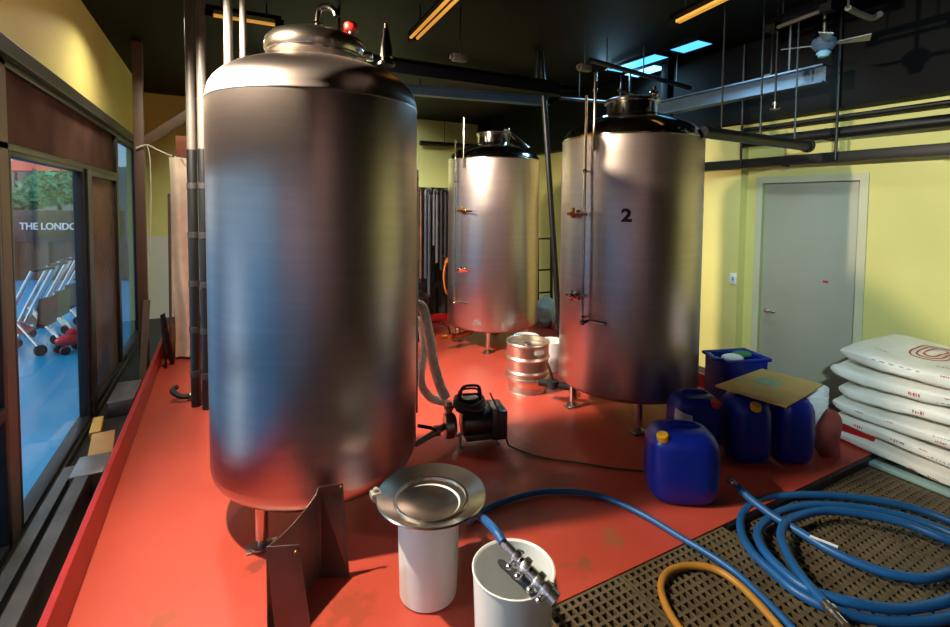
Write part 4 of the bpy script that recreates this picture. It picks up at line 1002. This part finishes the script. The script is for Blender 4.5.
# fluorescent battens
tube_m = mat('painted_amber_glow', (226, 176, 84), .4, 0, .05, 4, emit=(232, 170, 66), estr=.38)  # tubes are off; amber reflected light imitated by colour and weak emission
def batten(pa, pb_, z, label, n=2, sp_=.055, tm=None):
    a = onz(*pa, z); b = onz(*pb_, z); o0 = (a+b)/2; dv = (b-a); u_ = dv.normalized(); sd = u_.cross(Vector((0, 0, 1))).normalized()
    t = thing('fluorescent_batten', label, 'ceiling light', o0, 0, 'fluorescent battens')
    hl = dv.length/2
    q = MB(); q.prism([sd*-.05+Vector((0, 0, .03)), sd*.05+Vector((0, 0, .03)), sd*.03+Vector((0, 0, .07)), sd*-.03+Vector((0, 0, .07))], u_*(2*hl+.08)); 
    for v in q.bm.verts: v.co -= u_*(hl+.04)
    for s_ in (-1, 1): q.box(u_*s_*(hl+.025)-Vector((.035, .035, .02)), u_*s_*(hl+.025)+Vector((.035, .035, .04)))
    q.build('housing', black_paint, t, smooth=False)
    for k in range(n):
        o_2 = sd*((k-(n-1)/2)*sp_); MB().cyl(o_2-u_*hl, o_2+u_*hl, .014, 12).build('tube', tm or tube_m, t)
    q = MB(); [q.cyl(u_*s_*hl*.7+Vector((0, 0, .06)), u_*s_*hl*.7+Vector((0, 0, ZC-z-.001)), .006, 6) for s_ in (-1, 1)]; q.build('hanger_rod', black_pipe, t)
batten((414, 38), (466, -14), 3.15, 'twin fluorescent batten with painted amber glow above and right of the foreground tank')
batten((677, 22), (738, -8), 3.15, 'twin fluorescent batten with painted amber glow near the top centre-right', 2, .03)
batten((212, 15), (276, 25), 3.2, 'fluorescent batten with painted amber glow behind the lid of the foreground tank', 1)
batten((776, 28), (824, 10), 3.0, 'grey unlit batten left of the ceiling fan', 1, .05, grey_pipe)
# ceiling fan
fp = onz(824, 44, 2.85)
fn = thing('ceiling_fan', 'small grey ceiling fan with blue-lit hub at upper right', 'fan', fp)
MB().cyl((0, 0, .03), (0, 0, ZC-fp.z-.001), .012, 10).build('down_rod', steel_d, fn)
MB().lathe([(0, -.05), (.05, -.045), (.075, -.01), (.07, .03), (.03, .06), (.0, .06)], seg=24).build('motor_hub', bm_m, fn)  # hub shares the beams' painted-in blue light
MB().lathe([(0, -.095), (.03, -.09), (.045, -.06), (.03, -.045)], seg=20).build('bottom_cap', mat('pale_blue_cap', (120, 170, 200), .4), fn)
for k in range(4):
    a = k*PI/2+.5; q = MB(); q.prism([polar(a-.12, .07, 0), polar(a-.16, .26, .01), polar(a+.16, .26, -.01), polar(a+.2, .07, -.01)], (0, 0, .006)); q.build('blade', steel_d, fn, smooth=False)
# small ceiling odds
for (px, py, lb) in ((460, 58, 'small grey sensor hanging from the ceiling right of the amber batten'), (771, 78, 'small pendant fitting on a rod left of the fan'), (585, 68, 'small grey fitting on the ceiling left of the second tank')):
    p = onz(px, py, 2.95); t = thing('ceiling_sensor', lb, 'ceiling fitting', p)
    MB().cyl((0, 0, 0), (0, 0, ZC-p.z-.001), .006, 6).build('rod', black_pipe, t); q = MB(); q.box((-.07, -.03, -.03), (.06, .03, .03), .008); q.cyl((-.09, 0, 0), (-.06, 0, 0), .02, 10); q.build('body', grey_pipe, t)
for (pts, lb) in (([(848, 8), (860, 14), (872, 18), (880, 14)], 'grey bent conduit at the upper right'), ([(905, 86), (930, 84), (952, 82)], 'grey conduit near the right edge')):
    P_ = [onz(x, y, 2.9) for (x, y) in pts]; 
    t = thing('grey_conduit', lb, 'conduit', P_[0]); MB().tube(spline([p-P_[0] for p in P_], 4), .018, 10).build('conduit_run', grey_pipe, t); MB().cyl((0, 0, 0), (0, 0, ZC-2.9-.001), .008, 6).build('hanger_rod', black_pipe, t)

# ================================================================== LIGHT
W = bpy.data.worlds.new('world'); S.world = W; W.use_nodes = True
bg = W.node_tree.nodes['Background']; bg.inputs['Color'].default_value = (.66, .84, 1.0, 1); bg.inputs['Strength'].default_value = .9
def light(kind, name, loc, energy, color, size=.1, target=None, **kw):
    l = bpy.data.lights.new(name, kind); l.energy = energy; l.color = color
    o = bpy.data.objects.new(name, l); COL.objects.link(o); o.location = loc
    if kind == 'AREA': l.size = size
    elif kind == 'SUN': l.angle = size
    else: l.shadow_soft_size = size
    for k_, v_ in kw.items(): setattr(l, k_, v_)
    if target is not None: o.rotation_euler = (Vector(target)-Vector(loc)).to_track_quat('-Z', 'Y').to_euler()
    return o
EL = math.radians(24)
sd = Vector((1, -.17, -math.tan(EL)*1.014))
light('SUN', 'low_sun', (-8, 4, 6), 1.5, (1.0, .86, .72), math.radians(3), Vector((-8, 4, 6))+sd)
light('SPOT', 'wall_spot_near', (-.6, 2.48, 2.78), 430, (1.0, .84, .62), .04, (1.9, 1.9, .6), spot_size=math.radians(128), spot_blend=.6)
light('SPOT', 'wall_spot_far', (-.6, 3.5, 3.04), 1000, (1.0, .85, .68), .14, (2.6, 5.1, .3), spot_size=math.radians(86), spot_blend=.6)
light('SPOT', 'fill_spot_door_wall', (-.3, -.7, 2.75), 590, (.62, .88, .94), .06, (5.0, 1.45, 1.5), spot_size=math.radians(42), spot_blend=.5)  # added fill to brighten the door wall and sacks, no known fixture
light('AREA', 'ceiling_lamp_far_left', (-.40, 5.05, 3.30), 19, (1.0, .88, .68), .25, (-.15, 5.1, 0), spread=math.radians(150))
light('AREA', 'fill_area_door_wall', (4.0, 2.6, 3.30), 9, (.7, .95, 1.0), .4, (5.0, 2.9, 1.3), spread=math.radians(100))  # weak added fill towards the door wall, not a known lamp
light('AREA', 'fill_area_back_wall', (1.8, 7.0, 3.30), 75, (.84, 1.0, 1.0), .4, (2.0, 9.0, .8), spread=math.radians(120))  # added fill that lifts the back wall, not a known lamp
light('AREA', 'skylight_daylight', (4.3, 4.4, 3.34), 30, (.35, .72, 1.0), .5, (3.9, 3.6, 0))
light('AREA', 'fill_area_viewer_side', (-.2, -2.3, 3.30), 10, (1.0, .80, .76), .5, (-.2, -3.2, 0), spread=math.radians(100))  # added fill behind the viewer to brighten what the tanks reflect
V = S.view_settings; V.view_transform = 'Standard'; V.look = 'None'; V.gamma = 1; V.exposure = 0.5; V.use_curve_mapping = False
S.cycles.max_bounces = 8; S.cycles.sample_clamp_indirect = 6
